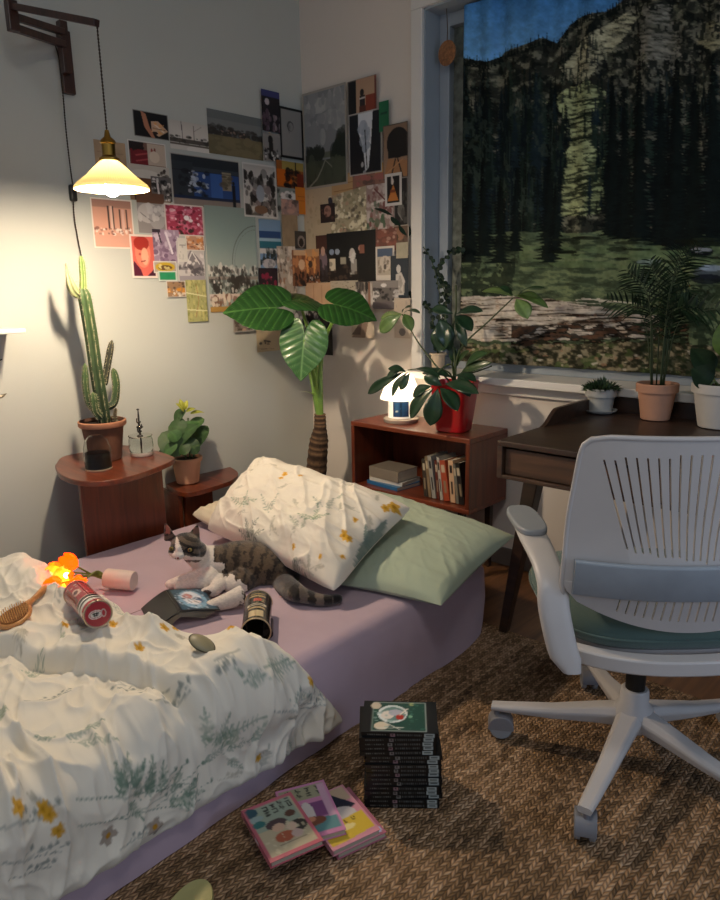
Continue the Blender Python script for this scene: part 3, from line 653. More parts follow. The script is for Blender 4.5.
# ============================================================ CAT
def remesh(mb, vox, smooth=8, fac=.5):
    me = bpy.data.meshes.new('tmp'); me.from_pydata(np.concatenate(mb.v).tolist(), [], mb.f); o = bpy.data.objects.new('tmp', me); COL.objects.link(o)
    r = o.modifiers.new('r', 'REMESH'); r.mode = 'VOXEL'; r.voxel_size = vox
    q = o.modifiers.new('s', 'SMOOTH'); q.factor = fac; q.iterations = smooth
    dg = bpy.context.evaluated_depsgraph_get(); e = o.evaluated_get(dg).to_mesh()
    V = np.zeros(len(e.vertices)*3); e.vertices.foreach_get('co', V); V = V.reshape(-1, 3); Fc = [tuple(p.vertices) for p in e.polygons]
    o.evaluated_get(dg).to_mesh_clear(); bpy.data.objects.remove(o); bpy.data.meshes.remove(me); return V, Fc
CZ = MT+.004
def gy(x): return np.interp(x, [165, 215, 250, 290, 340], [pz(170, 586, CZ)[1], pz(215, 590, CZ)[1]+.05, pz(250, 592, CZ)[1]+.08, pz(290, 592, CZ)[1]+.07, pz(338, 598, CZ)[1]+.02])
def cp(x, y, dy=0.0): return pyy(x, y, float(gy(x))+dy)
def gz(x, y, h=.0): return pz(x, y, CZ+h)
mb = MB(); camx = np.array(_R)
def blob(c, r, yaw=0): mb.ell(c, r, M=rotm('Z', yaw), n=28, m=18)
ax = [cp(213, 565), cp(228, 562), cp(246, 562), cp(264, 567), cp(283, 575)]
mb.tube(arc(ax, 16), np.interp(np.linspace(0, 1, 16), [0, .25, .6, .85, 1], [.048, .064, .074, .070, .050]), 28)
blob(ax[0], (.050, .055, .056)); blob(ax[-1]+np.array([0, 0, -.006]), (.056, .056, .052))
hc = cp(186, 545.5, -.02)
blob(hc, (.048, .046, .041), 43)
def ad(x, y, dd_): d_ = ray(x, y); return CAM+d_*(float((hc-CAM)@_fw)+dd_)
blob(ad(175.5, 552, -.016), (.024, .022, .020)); blob(ad(192, 553, -.014), (.027, .024, .022))
mz = ad(178.5, 555.5, -.041); blob(mz, (.0185, .017, .0145), 43)
blob(ad(178.5, 550, -.041), (.0095, .012, .014))
mb.tube([hc+camx*.012+np.array([0, 0, -.01]), cp(202, 559), ax[1]], [.038, .046, .056], 20)
for bx, by, tx, ty, d in ((170, 537.5, 165.5, 523.5, -.014), (194, 535.5, 197.5, 524.5, -.014)):
    b_ = cp(bx, by, d); t_ = cp(tx, ty, d); up_ = (t_-b_)/np.linalg.norm(t_-b_)
    for k in np.linspace(-1, 1, 9): mb.tube([b_+camx*.017*k-up_*.012, b_+camx*.017*k*.55+(t_-b_)*(.55-.1*abs(k)), t_+camx*.0025*k-up_*.004*abs(k)], [.0055, .0045, .0028], 8)
# forelegs, folded forward; hind leg with its foot pushed towards the book
for p in ([cp(208, 571, -.02), gz(196, 577, .03), gz(182, 581, .022), gz(171, 584, .018)], [cp(213, 574, -.03), gz(203, 582, .032), gz(191, 585, .022), gz(180, 587, .018)]):
    q = arc(p, 14); mb.tube(q, np.linspace(.030, .0155, 14), 16); blob(q[-1], (.019, .019, .014))
q = arc([cp(268, 577, .0), cp(252, 577, -.025), cp(238, 582, -.05)], 10); mb.tube(q, np.linspace(.045, .046, 10), 20); blob(q[-1]+np.array([0, 0, -.006]), (.046, .046, .044))
q = arc([gz(244, 594, .036), gz(230, 600, .026), gz(219, 603.5, .02), gz(212, 605, .017)], 12); mb.tube(q, np.linspace(.030, .0165, 12), 16); blob(q[-1], (.020, .020, .0155))
q = arc([cp(222, 580, -.04), gz(214, 590, .022), gz(206, 592, .016)], 8); mb.tube(q, np.linspace(.026, .0155, 8), 14); blob(q[-1], (.018, .018, .0135))
q = arc([cp(268, 574, .0), cp(281, 583, -.01), gz(295, 592, .032), gz(308, 597, .022), gz(322, 600, .018), gz(338, 599, .016)], 20); mb.tube(q, np.interp(np.linspace(0, 1, 20), [0, .3, .55, 1], [.045, .036, .022, .0145]), 14); blob(q[-1], (.0145, .0145, .0145))
V, Fc = remesh(mb, .0030, 8, .5)
V[:, 2] = np.maximum(V[:, 2], CZ-.002)
px, py = proj(V); n1 = fbm(px/4, py/4, 3)-.45; n2 = fbm(px/1.3, py/1.3, 5, 2)-.37
axp = np.array([proj(a) for a in arc(ax, 60)]); dd = np.sqrt((px[:, None]-axp[None, :, 0])**2+(py[:, None]-axp[None, :, 1])**2); along = dd.argmin(1)/59.0
st_ = np.sin(along*38+n1*7+(py-560)*.05)*.5+n2*1.6+n1*1.3
m_ = sst(-.15, .35, st_)[:, None]; C = lin('2c241d')*m_+lin('5f5040')*(1-m_)
C = C*(1+.5*n2[:, None])
white = lin('e3d8cc')
def mk(c, k=1.0):
    global C
    C = np.where(c[:, None], white*(1-.10*n1[:, None]+.06*n2[:, None]), C)
j = n1*7
rel = V-hc; ha, hu = rel@camx, rel[:, 2]; head = (np.linalg.norm(rel, axis=1) < .066) | (py < 536) & (px < 206)
mk((px < 223+j) & (py > 563+n1*5))
mk(~head & (px < 214+j) & (py > 540+j*.6) & (px > 196))
mk((((px-224)/20)**2+((py-594)/20)**2 < 1+n1*1.6) & (py > 572+j*.3))
stp = np.sin(hu*330+np.abs(ha+.008)*160)+n2
hd = head & (py < 560); C = np.where((hd)[:, None], np.where((stp > .2)[:, None], lin('241e1a'), lin('5d5044'))*(1+.4*n2[:, None]), C)
mk(hd & (py > np.where(px < 179, 553.0, 555.5+(px-179)*.06)+n1*2.5))
mk(hd & (np.abs(px-(177.0+(py-540)*.12)) < .5+np.clip(py-537, 0, 30)*.26+n1*.8) & (py > 536.5))
for ex_, ey_ in ((171.2, 548.8), (189.5, 550.0)): C = np.where((hd & (((px-ex_)/4.6)**2+((py-ey_)/3.3)**2 < 1))[:, None], lin('17120f'), C)
C = np.where((((px-207)/4.5)**2+((py-592.5)/2.6)**2 < 1)[:, None], lin('4a3a36'), C)
tail = (px > 292) & (py > 578); tb = np.sin((px-292)/2.55+n1*1.5); C = np.where((tail & (tb > .1))[:, None], lin('1f1a17'), np.where((tail & (tb <= .1))[:, None], lin('6b5f55'), C)); C = np.where((px > 333)[:, None], lin('1d1917'), C)
ear = (py < 534) & (px < 206); C = np.where((ear & (px < 170) & (px > 165.6) & (py > 525))[:, None], lin('9a6152'), C); C = np.where((ear & (np.abs(px-196.5) < 3) & (py > 527) & (py < 533.5))[:, None], lin('7a5a4c'), C)
root = thing('cat', 'tabby and white cat lying on the lilac sheet against the printed pillow', 'cat', (0, 0, 0))
mb = MB().add(V, Fc, C)
M_fur = mat('fur', vcol=True, rough=.85, var=.15, scale=120, stretch=(1, 1, 2.4), bump=.35, bscale=330, sheen=.4, spec=.2)
mb.build('body', M_fur, root, smooth=180)
me_ = mat('eye_amber', '8a7a3c', .1, var=.1, coat=1)
for x, y in ((171.2, 548.8), (189.5, 550.0)):
    e = cp(x, y, 0); d = e-CAM; 
    rr = V-CAM; tq = (rr@d)/(d@d); off = np.linalg.norm(rr-tq[:, None]*d, axis=1); k = np.where(off < .006)[0]; tmin = tq[k].min() if len(k) else 1.0
    e = CAM+d*tmin; ey = MB(); ey.ell(e+_fw*.003, (.0078, .0052, .0068), n=16, m=10, M=rotm('Z', 43)); eo = ey.build('eye', me_, root, smooth=180)
    pu = MB(); pu.ell(e-_fw*.0018, (.0022, .0026, .0046), n=12, m=8, M=rotm('Z', 43)); pu.build('pupil', M_black, eo, smooth=180)
e = cp(178.0, 558.2, 0); d = e-CAM; rr = V-CAM; tq = (rr@d)/(d@d); off = np.linalg.norm(rr-tq[:, None]*d, axis=1); k = np.where(off < .006)[0]
e = CAM+d*tq[k].min(); MB().ell(e, (.0045, .004, .003), n=14, m=8).build('nose', mat('nose_pink', '7c4038', .5), root, smooth=180)
# ============================================================ THINGS ON THE BED
def cyl_between(mb, a, b, r, n=32, col=None, inner=None, rings=None): mb.tube([a, b], r, n, col=col)
# open book lying face down
P1, P2 = pz(166, 590, .338), pz(190, 628, .338); e = P2-P1; Lb = .172; e = e/np.linalg.norm(e); nrm = np.array([-e[1], e[0], 0]); nrm = nrm/np.linalg.norm(nrm)
if nrm@camx < 0: nrm = -nrm
o = thing('open_comic_book', 'black comic book with a blue picture cover lying open and face down by the cat', 'book', P1)
cvb = Canvas(90, 130, '16181c'); draw(cvb, 'r 2f5268 .08 .05 .95 .95;e 7fa9c4 .5 .5 .34 .40;e dfe3ea .5 .45 .24 .3;e c58a86 .42 .36 .12 .12;e 3a5f86 .62 .55 .12 .14;e e9dfe0 .55 .62 .12 .08;l 1c2a3a .02 .3 .3 .6 .7;l f0eef2 .02 .3 .7 .75 .35;s cfd8e4 40 .1 .08 .9 .92 .025;s 26384e 40 .1 .08 .9 .92 .025;r 16181c 0 .93 1 1;r 0f1114 .0 .0 1 .03')
for sgn, nm in ((1, 'front_cover'), (-1, 'back_cover')):
    drop = .022 if sgn > 0 else .338-MT-.004; w_ = .118 if sgn > 0 else .088; hx = math.sqrt(w_**2-drop**2)
    a = np.linspace(0, 1, 30); prof = nrm[None, :]*(sgn*hx*a)[:, None]+np.array([0, 0, 1])*(-drop*a**1.3)[:, None]
    b = np.linspace(0, Lb, 40); P = prof[:, None, :]+e[None, None, :]*b[None, :, None]
    A, B = np.meshgrid(a, b/Lb, indexing='ij'); mb = MB(); mb.grid(P, col=cvb.sample(A if sgn > 0 else A*0, B))
    ob = mb.build(nm, mat('glossy_card', vcol=True, rough=.3, var=.04, coat=.2), o, smooth=180, solid=.0012, off=0)
    mb = MB('cfc6b4')
    for k in range(1, 7):
        f_ = 1-.06*k; P = (nrm[None, :]*(sgn*hx*a*f_*.98)[:, None]+np.array([0, 0, 1])*(-drop*a**1.3*.96-.0028*k)[:, None])[:, None, :]+e[None, None, :]*(.003+b[None, :, None]*(1-.035)); mb.grid(P)
    mb.build('pages', mat('page_paper', 'cfc6b4', .9), o, smooth=180)
def can(name, label, a, b, r, cvside, cvend, open_end=False, parts=()):
    o = thing(name, label, 'can', a); a = np.array(a); b = np.array(b)-a; ax = b/np.linalg.norm(b); L = np.linalg.norm(b)
    up = np.array([0, 0, 1.0]); up = up-ax*(up@ax); up /= np.linalg.norm(up); sd = np.cross(ax, up)
    th = np.linspace(0, 2*PI, 65); zz = np.linspace(0, 1, 60); T_, Z_ = np.meshgrid(th, zz, indexing='ij')
    P = (ax*(Z_*L)[..., None])+r*(np.cos(T_)[..., None]*up+np.sin(T_)[..., None]*sd)
    mb = MB(); mb.grid(P, col=cvside.sample((T_/(2*PI)+.5) % 1.0, Z_)); mb.build('wall', mat('printed_can', vcol=True, rough=.25, var=.03, coat=.4), o, smooth=60, solid=.0009, off=0)
    t2 = np.linspace(0, 2*PI, 65); rr = np.linspace(.001, .94, 26)
    R_, T2 = np.meshgrid(rr, t2, indexing='ij')
    def disc(z, cvq, nm, m):
        P = ax*z+r*R_[..., None]*(np.cos(T2)[..., None]*up+np.sin(T2)[..., None]*sd); mb = MB()
        mb.grid(P, col=cvq.sample(.5+.5*R_*np.sin(T2), .5-.5*R_*np.cos(T2)) if cvq else lin('2a2622')); return mb.build(nm, m, o, smooth=180)
    if not open_end: disc(-.001, cvend, 'lid', MATS['printed_can'])
    disc(L, None, 'base', mat('can_base', '55504a', .4, .6))
    for z in (0, L):
        mb = MB(); mb.tube([ax*z+(r+.0006)*(math.cos(t)*up+math.sin(t)*sd) for t in np.linspace(0, 2*PI, 49)], .0018, 8); mb.build('rim', mat('tin_rim', parts or 'b9b2a4', .3, .8), o, smooth=180)
    return o
cs_ = Canvas(200, 160, '191511')
draw(cs_, 'r 8f7a55 0 0 1 .05;r 2a241c 0 .93 1 1;r c9b48c .42 .10 .58 .30;r b09a70 .40 .36 .60 .42;r d9cdb4 .38 .46 .62 .54;l 191511 .02 .42 .5 .58 .5;r b55040 .46 .62 .55 .72;r b7a173 .40 .78 .6 .82;r 8a7752 .41 .86 .59 .9;s c2ad80 30 .40 .1 .6 .9 .01')
cb = pz(256, 632, MT+.042); cb2 = pz(258.5, 603, MT+.042)
can('open_can', 'black and gold can lying on the sheet with its dark open end forward', cb, cb2, .0385, cs_, None, True, 'c9b596')
MB().tube([0*camx, .075*(cb2-cb)/np.linalg.norm(cb2-cb)], [.014, .014], 20).build('dark_cap', mat('dark_cap_plastic', '232026', .35), None, smooth=50, loc=tuple(pz(268, 634, MT+.016)))
tag(bpy.data.objects['dark_cap'], 'small dark cylinder lying against the side of the black and gold can', 'cap')
cs_ = Canvas(200, 160, 'a02430')
draw(cs_, 'n 20 .1;r e8e0d8 0 .10 1 .16;r 120e0e 0 .16 1 .21;r f0eae2 0 .21 1 .25;r 120e0e 0 .25 1 .31;r c99a92 0 .31 1 .34;e d8b0a0 .40 .6 .06 .1;e 5a1015 .40 .6 .03 .05;r c44a50 .5 .4 .62 .9;r 7d1a22 .3 .36 .36 .9;s e8d0c4 18 .25 .4 .75 .9 .014')
ce = Canvas(80, 80, '9c2430'); draw(ce, 'o c98a86 .5 .5 .5 .5 .08;e d8d0c6 .42 .5 .26 .17;e 9c2430 .42 .5 .23 .14;e c9c2b8 .42 .5 .20 .12;r 171313 .30 .44 .54 .49;r 171313 .33 .51 .51 .555;l 171313 .03 .36 .42 .38 .58;l 171313 .03 .46 .42 .45 .58;e b8a49c .7 .5 .10 .16;e 9c2430 .7 .5 .06 .11')
g = on_duvet(97, 626); a = pyy(97, 616, g[1]+.0); g2 = on_duvet(76, 604)
can('red_can', 'red can with black and white bands lying on the duvet', pz(98, 614, on_duvet(98, 627)[2]+.036), pz(77, 593, on_duvet(80, 612)[2]+.038), .034, cs_, ce, False, 'd8a8a4')
# tulip lamp
b0 = pz(134, 581, MT+.034); b1 = pz(106, 578, MT+.040)
o = thing('tulip_lamp', 'white vase lamp lying on its side with glowing orange tulips', 'lamp', b0)
mb = MB(); d = b1-b0; mb.tube([0*d, d*.04, d*.96, d], [.0295, .031, .031, .0285], 32); mb.build('vase', mat('vase_white', 'd6c9bd', .5), o, smooth=40)
M_glow = mat('glowing_petal', 'ff7a10', .5, emit='ff4a02', estr=2.6); M_hot = mat('glowing_core', 'ffd060', .5, emit='ffa040', estr=60.0)
heads = [(73, 565, 0), (66, 575, .01), (60, 571, .0), (55, 584, 0), (66, 590, -.01), (78, 583, .02)]
for i, (x, y, dz) in enumerate(heads):
    q = pz(x, y, MT+.11+dz*.5); e_ = q-b0; pts = arc([d*.95, d*1.3+np.array([0, 0, .004*i]), e_*.9+.1*d], 10)
    so = MB().tube(pts, .0028, 7).build('stem', mat('stem_olive', '7f8a3c', .5), o, smooth=180)
    dr = (pts[-1]-pts[-3]); dr /= np.linalg.norm(dr); z_ = np.array([0, 0, 1.]); M_ = np.array(Vector(dr).to_track_quat('Z', 'Y').to_matrix())
    mb = MB()
    for k in range(6):
        R6 = M_@rotm('Z', 60*k); t = np.linspace(0, 1, 8); w = .0170*np.sin(PI*np.clip(t*.9+.08, 0, 1))**.7; rad = .004+.020*np.sin(PI*t*.62); 
        P = np.stack([np.stack([rad, c_*w, t*.055], 1) for c_ in np.linspace(-1, 1, 5)], 0); mb.grid(P@R6.T+pts[-1])
    mb.build('tulip_bloom', M_glow, so, smooth=180)
    if i in (1, 2, 4): MB().ell(pts[-1]+dr*.02, (.009, .009, .009)).build('bulb', M_hot, so, smooth=180)
# hairbrush
ctr = on_duvet(16, 622, .022); tip = on_duvet(43, 588, .02); o = thing('hairbrush', 'wooden paddle hairbrush lying on the duvet at the left edge', 'brush', ctr)
d = tip-ctr; d[2] *= .5; ln = np.linalg.norm(d); ex = d/ln; eyy = np.cross([0, 0, 1.], ex); eyy /= np.linalg.norm(eyy); ez = np.cross(ex, eyy); Mb = np.stack([ex, eyy, ez], 1)
t = np.linspace(0, 2*PI, 40, endpoint=False); out = []
for a in t:
    x, y = .055*math.cos(a), .038*math.sin(a)*(1-.12*math.cos(a)); out.append((x, y))
mb = MB(); mb.prism(out, -.008, .004, M=Mb); M_bw = wood('beech_wood', 'a8703a', 'cf9355', .4, 0, 12); hb = mb.build('paddle', M_bw, o, smooth=40, bevel=.004)
mb = MB(); mb.tube([Mb@np.array(q) for q in ((.045, 0, -.002), (.075, 0, -.002), (.10, 0, -.002), (.13, 0, -.002), (.145, 0, -.002))], [.015, .009, .0095, .012, .008], 14, sx=.7, up=ez); mb.build('handle', M_bw, o, smooth=60)
mb = MB(); mb.prism([(x*.8, y*.8) for x, y in out], .003, .007, M=Mb); mb.build('cushion', mat('brush_cushion', '8a5a2c', .6), o, smooth=40)
mb = MB()
for i in range(-5, 6):
    for j in range(-4, 5):
        x, y = i*.0078, j*.0070
        if (x/.042)**2+(y/.029)**2 < 1: mb.tube([Mb@np.array((x, y, .006)), Mb@np.array((x*1.1, y*1.1, .019))], .0011, 5)
pn = mb.build('pins', mat('wood_pin', 'd9a868', .5), o, smooth=60); pn['kind'] = 'stuff'
# little case
g = on_duvet(202, 648, .016); o = thing('earphone_case', 'small olive rounded case resting on the duvet edge below the open book', 'case', g)
M_ = rotm('Z', 20)@rotm('Y', 25)
mb = MB(); mb.ell((0, 0, 0), (.034, .024, .011), M=M_, n=28, m=12); mb.build('case_base', mat('olive_case', '8d8568', .45), o, smooth=180)
mb = MB(); mb.tube([M_@np.array((.0345*math.cos(t), .0245*math.sin(t), .001)) for t in np.linspace(0, 2*PI, 40)], .0012, 6); mb.build('seam', mat('case_seam', '3d3726', .6), o, smooth=180)
# ============================================================ CUBE SHELF
SX0, SX1, SY0, SY1, SZ0, SZ1 = -2.19, -1.54, 2.29, 2.575, .31, .625
o = thing('cube_shelf', 'open red-brown wooden shelf box on legs in front of the cream wall', 'shelf', (SX0, SY0, 0)); w, d = SX1-SX0, SY1-SY0; T = .02
MB().box((w/2, d/2, SZ1-T/2), (w, d, T)).build('top_panel', M_redwood, o, smooth=0, bevel=.0025)
MB().box((w/2, d/2, SZ0+T/2), (w, d, T)).build('bottom_panel', M_redwood, o, smooth=0, bevel=.0025)
for x in (T/2, w-T/2): MB().box((x, d/2, (SZ0+SZ1)/2), (T, d, SZ1-SZ0-2*T)).build('side_panel', M_redwoodz, o, smooth=0, bevel=.002)
MB().box((w/2, d-.006, (SZ0+SZ1)/2), (w-2*T, .01, SZ1-SZ0-2*T)).build('back_panel', M_redwoodz, o, smooth=0)
for x in (.05, w-.06):
    for y in (.04, d-.04): MB().box((x, y, SZ0/2), (.028, .028, SZ0), taper=(.8, .8)).build('leg', M_darkwood, o, smooth=0, bevel=.002)
def book(name, label, c, dims, m, rot=0, lean=0, cat='book', group=None, spine_cv=None, cover_cv=None, pagec='cfc4ae', coverc=None):
    """closed book lying flat: dims = (width, height, thickness); spine on local -x side; loc = centre of the under side"""
    w, h, t = dims; o = thing(name, label, cat, c, rot, group); cc = lin(coverc) if coverc else None
    Mx = rotm('Y', lean) if lean else None
    mb = MB(coverc or '808080'); k = .0012
    def face(P0, U, V, cvx, n1, n2):
        if cvx is None: plate(mb, None, P0, U, V, 2, 2, cc)
        else: plate(mb, cvx, P0, U, V, n1, n2)
    if cover_cv is not None: face((-w/2, h/2, t+.0002), (w, 0, 0), (0, -h, 0), cover_cv, 40, 60)
    if spine_cv is not None: face((-w/2-.0003, h/2, t), (0, -h, 0), (0, 0, -t), spine_cv, 120, 8)
    mb.box((0, 0, t-k/2), (w, h, k)); mb.box((0, 0, k/2), (w, h, k)); mb.box((-w/2+k/2, 0, t/2), (k, h, t-2*k))
    if Mx is not None: mb.v = [V@Mx.T for V in mb.v]
    mb.build('cover', m, o, smooth=0)
    pm = MB().box((.001, 0, t/2), (w-.006, h-.006, t-2*k-.0004));
    if Mx is not None: pm.v = [V@Mx.T for V in pm.v]
    pm.build('pages', mat('paper_'+pagec, pagec, .9, var=.12, scale=400, stretch=(.02, .02, 1)), o, smooth=0); return o
M_cov = mat('printed_cover', vcol=True, rough=.35, var=.03, coat=.15)
zs = SZ0+T+.001
for i, (lab, c, col, wdt, hgt, t, rot) in enumerate((('blue flat book at the bottom of the pile inside the cube shelf', (-2.03, 2.40), '2f6a9c', .15, .20, .016, 84), ('white book in the middle of the pile inside the cube shelf', (-2.03, 2.41), 'cfcac0', .14, .19, .016, 92),
        ('thick grey book on top of the pile inside the cube shelf', (-2.035, 2.405), '83796c', .135, .18, .05, 88))):
    book('book', lab, (c[0], c[1], zs), (wdt, hgt, t), M_cov, rot, coverc=col, group='books in the cube shelf'); zs += t+.0006
xs = pyy(424, 480, 2.33)[0]
for i, (col, t, h, lab) in enumerate((('3a342c', .020, .165, 'dark narrow book at the left end of the upright row in the cube shelf'), ('7d6a50', .016, .18, 'tan upright book second from the left in the cube shelf row'), ('9a9890', .020, .185, 'pale grey upright book in the cube shelf row'),
        ('5e2a20', .014, .17, 'thin dark red upright book in the cube shelf row'), ('a9a49a', .014, .185, 'thin whitish upright book in the cube shelf row beside the orange-red one'), ('a3472c', .030, .175, 'orange-red thick upright book in the cube shelf row'),
        ('c9a583', .024, .18, 'peach upright book with a dark title in the cube shelf row'), ('6b6a60', .014, .17, 'grey-green thin upright book in the cube shelf row'), ('1f1c1a', .022, .175, 'black upright book at the right end of the cube shelf row'))):
    o = thing('book', lab, 'book', (xs+t/2, 2.33, SZ0+T+.0015), 0, 'books in the cube shelf'); L = rotm('Y', -5-2*(i % 3)); 
    sc = Canvas(10, 60, col); draw(sc, 'r %s .2 .12 .8 .3;r %s .3 .5 .7 .8' % (('2a2420', '1f1b18') if i in (2, 4, 6) else ('b9ab90', '8a7a62')))
    mb = MB(col); plate(mb, sc, (-t/2, -.0003, h), (t, 0, 0), (0, 0, -h), 8, 50); mb.box((-t/2+.0006, .06, h/2), (.0012, .12, h)); mb.box((t/2-.0006, .06, h/2), (.0012, .12, h)); mb.box((0, .0007, h/2), (t-.0024, .001, h))
    sh = np.array([0, 0, max(0, t/2*math.sin(math.radians(9)))+.0005])
    mb.v = [V@L.T+sh for V in mb.v]; mb.build('cover', M_cov, o, smooth=0)
    mb = MB().box((0, .061, h/2), (t-.003, .114, h-.006)); mb.v = [V@L.T+sh for V in mb.v]; mb.build('pages', mat('paper_cfc4ae', 'cfc4ae', .9), o, smooth=0)
    xs += t+.0045
# ============================================================ SIDE TABLES
def side_table(label, outline, zt, panel, panel2, group):
    pts = np.array([pz(x, y, zt) for x, y in outline]); pts[:, 0] = np.maximum(pts[:, 0], XL+.004); c = pts.mean(0)
    o = thing('side_table', label, 'table', (c[0], c[1], 0), 0, group); q = arc(np.vstack([pts, pts[:1]]), 70)[:-1]-c; q[:, 0] = np.maximum(q[:, 0], XL+.004-c[0])
    MB().prism(q[:, :2][::-1], zt-.02, zt).build('tabletop', M_redwood, o, smooth=30, bevel=.003)
    for nm, (a, b) in (('upright_panel', panel), ('support_panel', panel2)):
        a, b = np.array(a)-c[:2], np.array(b)-c[:2]; d = b-a; n = np.array([-d[1], d[0]])/np.linalg.norm(d)*.009
        MB().prism([a+n, a-n, b-n, b+n], .002, zt-.021).build(nm, M_redwoodz, o, smooth=0, bevel=.002)
    return o
P = lambda x, y, z: pz(x, y, z)[:2]
_y1, _y2 = pxx(85, 540, -2.44)[1], pxx(166, 530, -2.44)[1]
side_table('tall red-brown side table with a rounded teardrop top under the cactus', [(55, 465), (60, 474), (78, 480.5), (104, 481), (135, 475), (160, 466), (174, 459), (170, 455), (150, 449), (120, 445), (88, 448), (64, 456)], .58,
           ((-2.44, _y1), (-2.44, _y2)), ((-2.455, _y2-.01), (-2.70, _y2-.01)), 'red-brown side tables')
side_table('low red-brown side table with a rounded top holding the round-leaved plant', [(166, 484), (170, 470), (186, 465.5), (212, 464), (230, 467), (238, 473), (232, 480), (215, 486), (196, 491.5), (180, 492)], .37,
           (P(181, 491, .37)+np.array([-.012, 0]), P(181, 491, .37)+np.array([-.24, .02])), (P(186, 490, .37)+np.array([-.02, .0]), P(222, 482, .37)+np.array([-.06, -.02])), 'red-brown side tables')
# ============================================================ DESK
DZ, DX0, DX1, DY0, DY1 = .76, -1.122, .12, 1.815, 2.515
o = thing('desk', 'dark walnut writing desk with raised back edge and drawer under the window', 'desk', (DX0, DY0, 0)); w, d = DX1-DX0, DY1-DY0
MB().box((w/2, d/2, DZ-.009), (w, d, .018)).build('desktop', M_darkwood, o, smooth=0, bevel=.003)
mb = MB(); hb_ = .10; zt = DZ-.018; zb0 = zt-hb_
mb.box((.009, d/2, zt-hb_/2), (.018, d-.002, hb_)); mb.box((w-.009, d/2, zt-hb_/2), (.018, d-.002, hb_)); mb.box((w/2, d-.01, zt-hb_/2), (w-.036, .018, hb_)); mb.box((w/2, d/2, zb0+.006), (w-.036, d-.02, .012))
mb.box((w/2, .009, zb0+.006), (w-.036, .018, .012)); mb.box((w/2, .02, zt-hb_/2), (.018, .03, hb_))
mb.build('case', wood('walnut_case', '2a190e', '48301d', .5, 0, 6), o, smooth=0, bevel=.002)
for x0 in (.02, w/2+.011):
    dr = MB().box((x0+(w/2-.033)/2, .024, zt-.048), (w/2-.033, .016, .080)).build('drawer', wood('walnut_drawer', '382413', '573a24', .5, 0, 6), o, smooth=0, bevel=.002)
    MB().lathe([(.006, 0), (.006, .012), (.012, .016), (.012, .022), (.004, .024)], 20).build('knob', M_black, dr, smooth=40, loc=(x0+(w/2-.033)/2, .016, zt-.048)).rotation_euler = (PI/2, 0, 0)
# raised edge: left end rises in a curve, then runs round the back
ys = np.linspace(.26, d, 30); hz = .05*sst(.26, .36, ys); mb = MB()
R_ = []
for y, h_ in zip(ys, hz): R_.append([(0, y, DZ), (0, y, DZ+h_+.0005), (.014, y, DZ+h_+.0005), (.014, y, DZ)])
mb.grid(np.array(R_), cv=True); mb.box((w/2, d-.007, DZ+.0255), (w-.028, .014, .051)); mb.build('raised_edge', M_darkwood, o, smooth=30)
ft = pz(504, 634, 0)
lt = pyy(536, 478, DY0+.17); lt[2] = zb0
for sx in (0, 1):
    for sy in (0, 1):
        top = np.array([lt[0]-DX0+.0, .17, zb0]); bot = np.array([ft[0]-DX0, ft[1]-DY0, RZ+.001 if not sy else .001])
        if sx: top[0] = w-top[0]; bot[0] = w-bot[0]
        if sy: top[1] = d-.09; bot[1] = d-.06
        mb = MB(); V = []
        for c, r in ((bot, .015), (top, .026)): V += [c+np.array(q)*r for q in ((-1, -1, 0), (1, -1, 0), (1, 1, 0), (-1, 1, 0))]
        mb.add(V, [(0, 3, 2, 1), (4, 5, 6, 7), (0, 1, 5, 4), (1, 2, 6, 5), (2, 3, 7, 6), (3, 0, 4, 7)])
        if bot[1]+DY0 < 2.06: pass
        mb.build('leg', M_darkwood, o, smooth=0, bevel=.003)
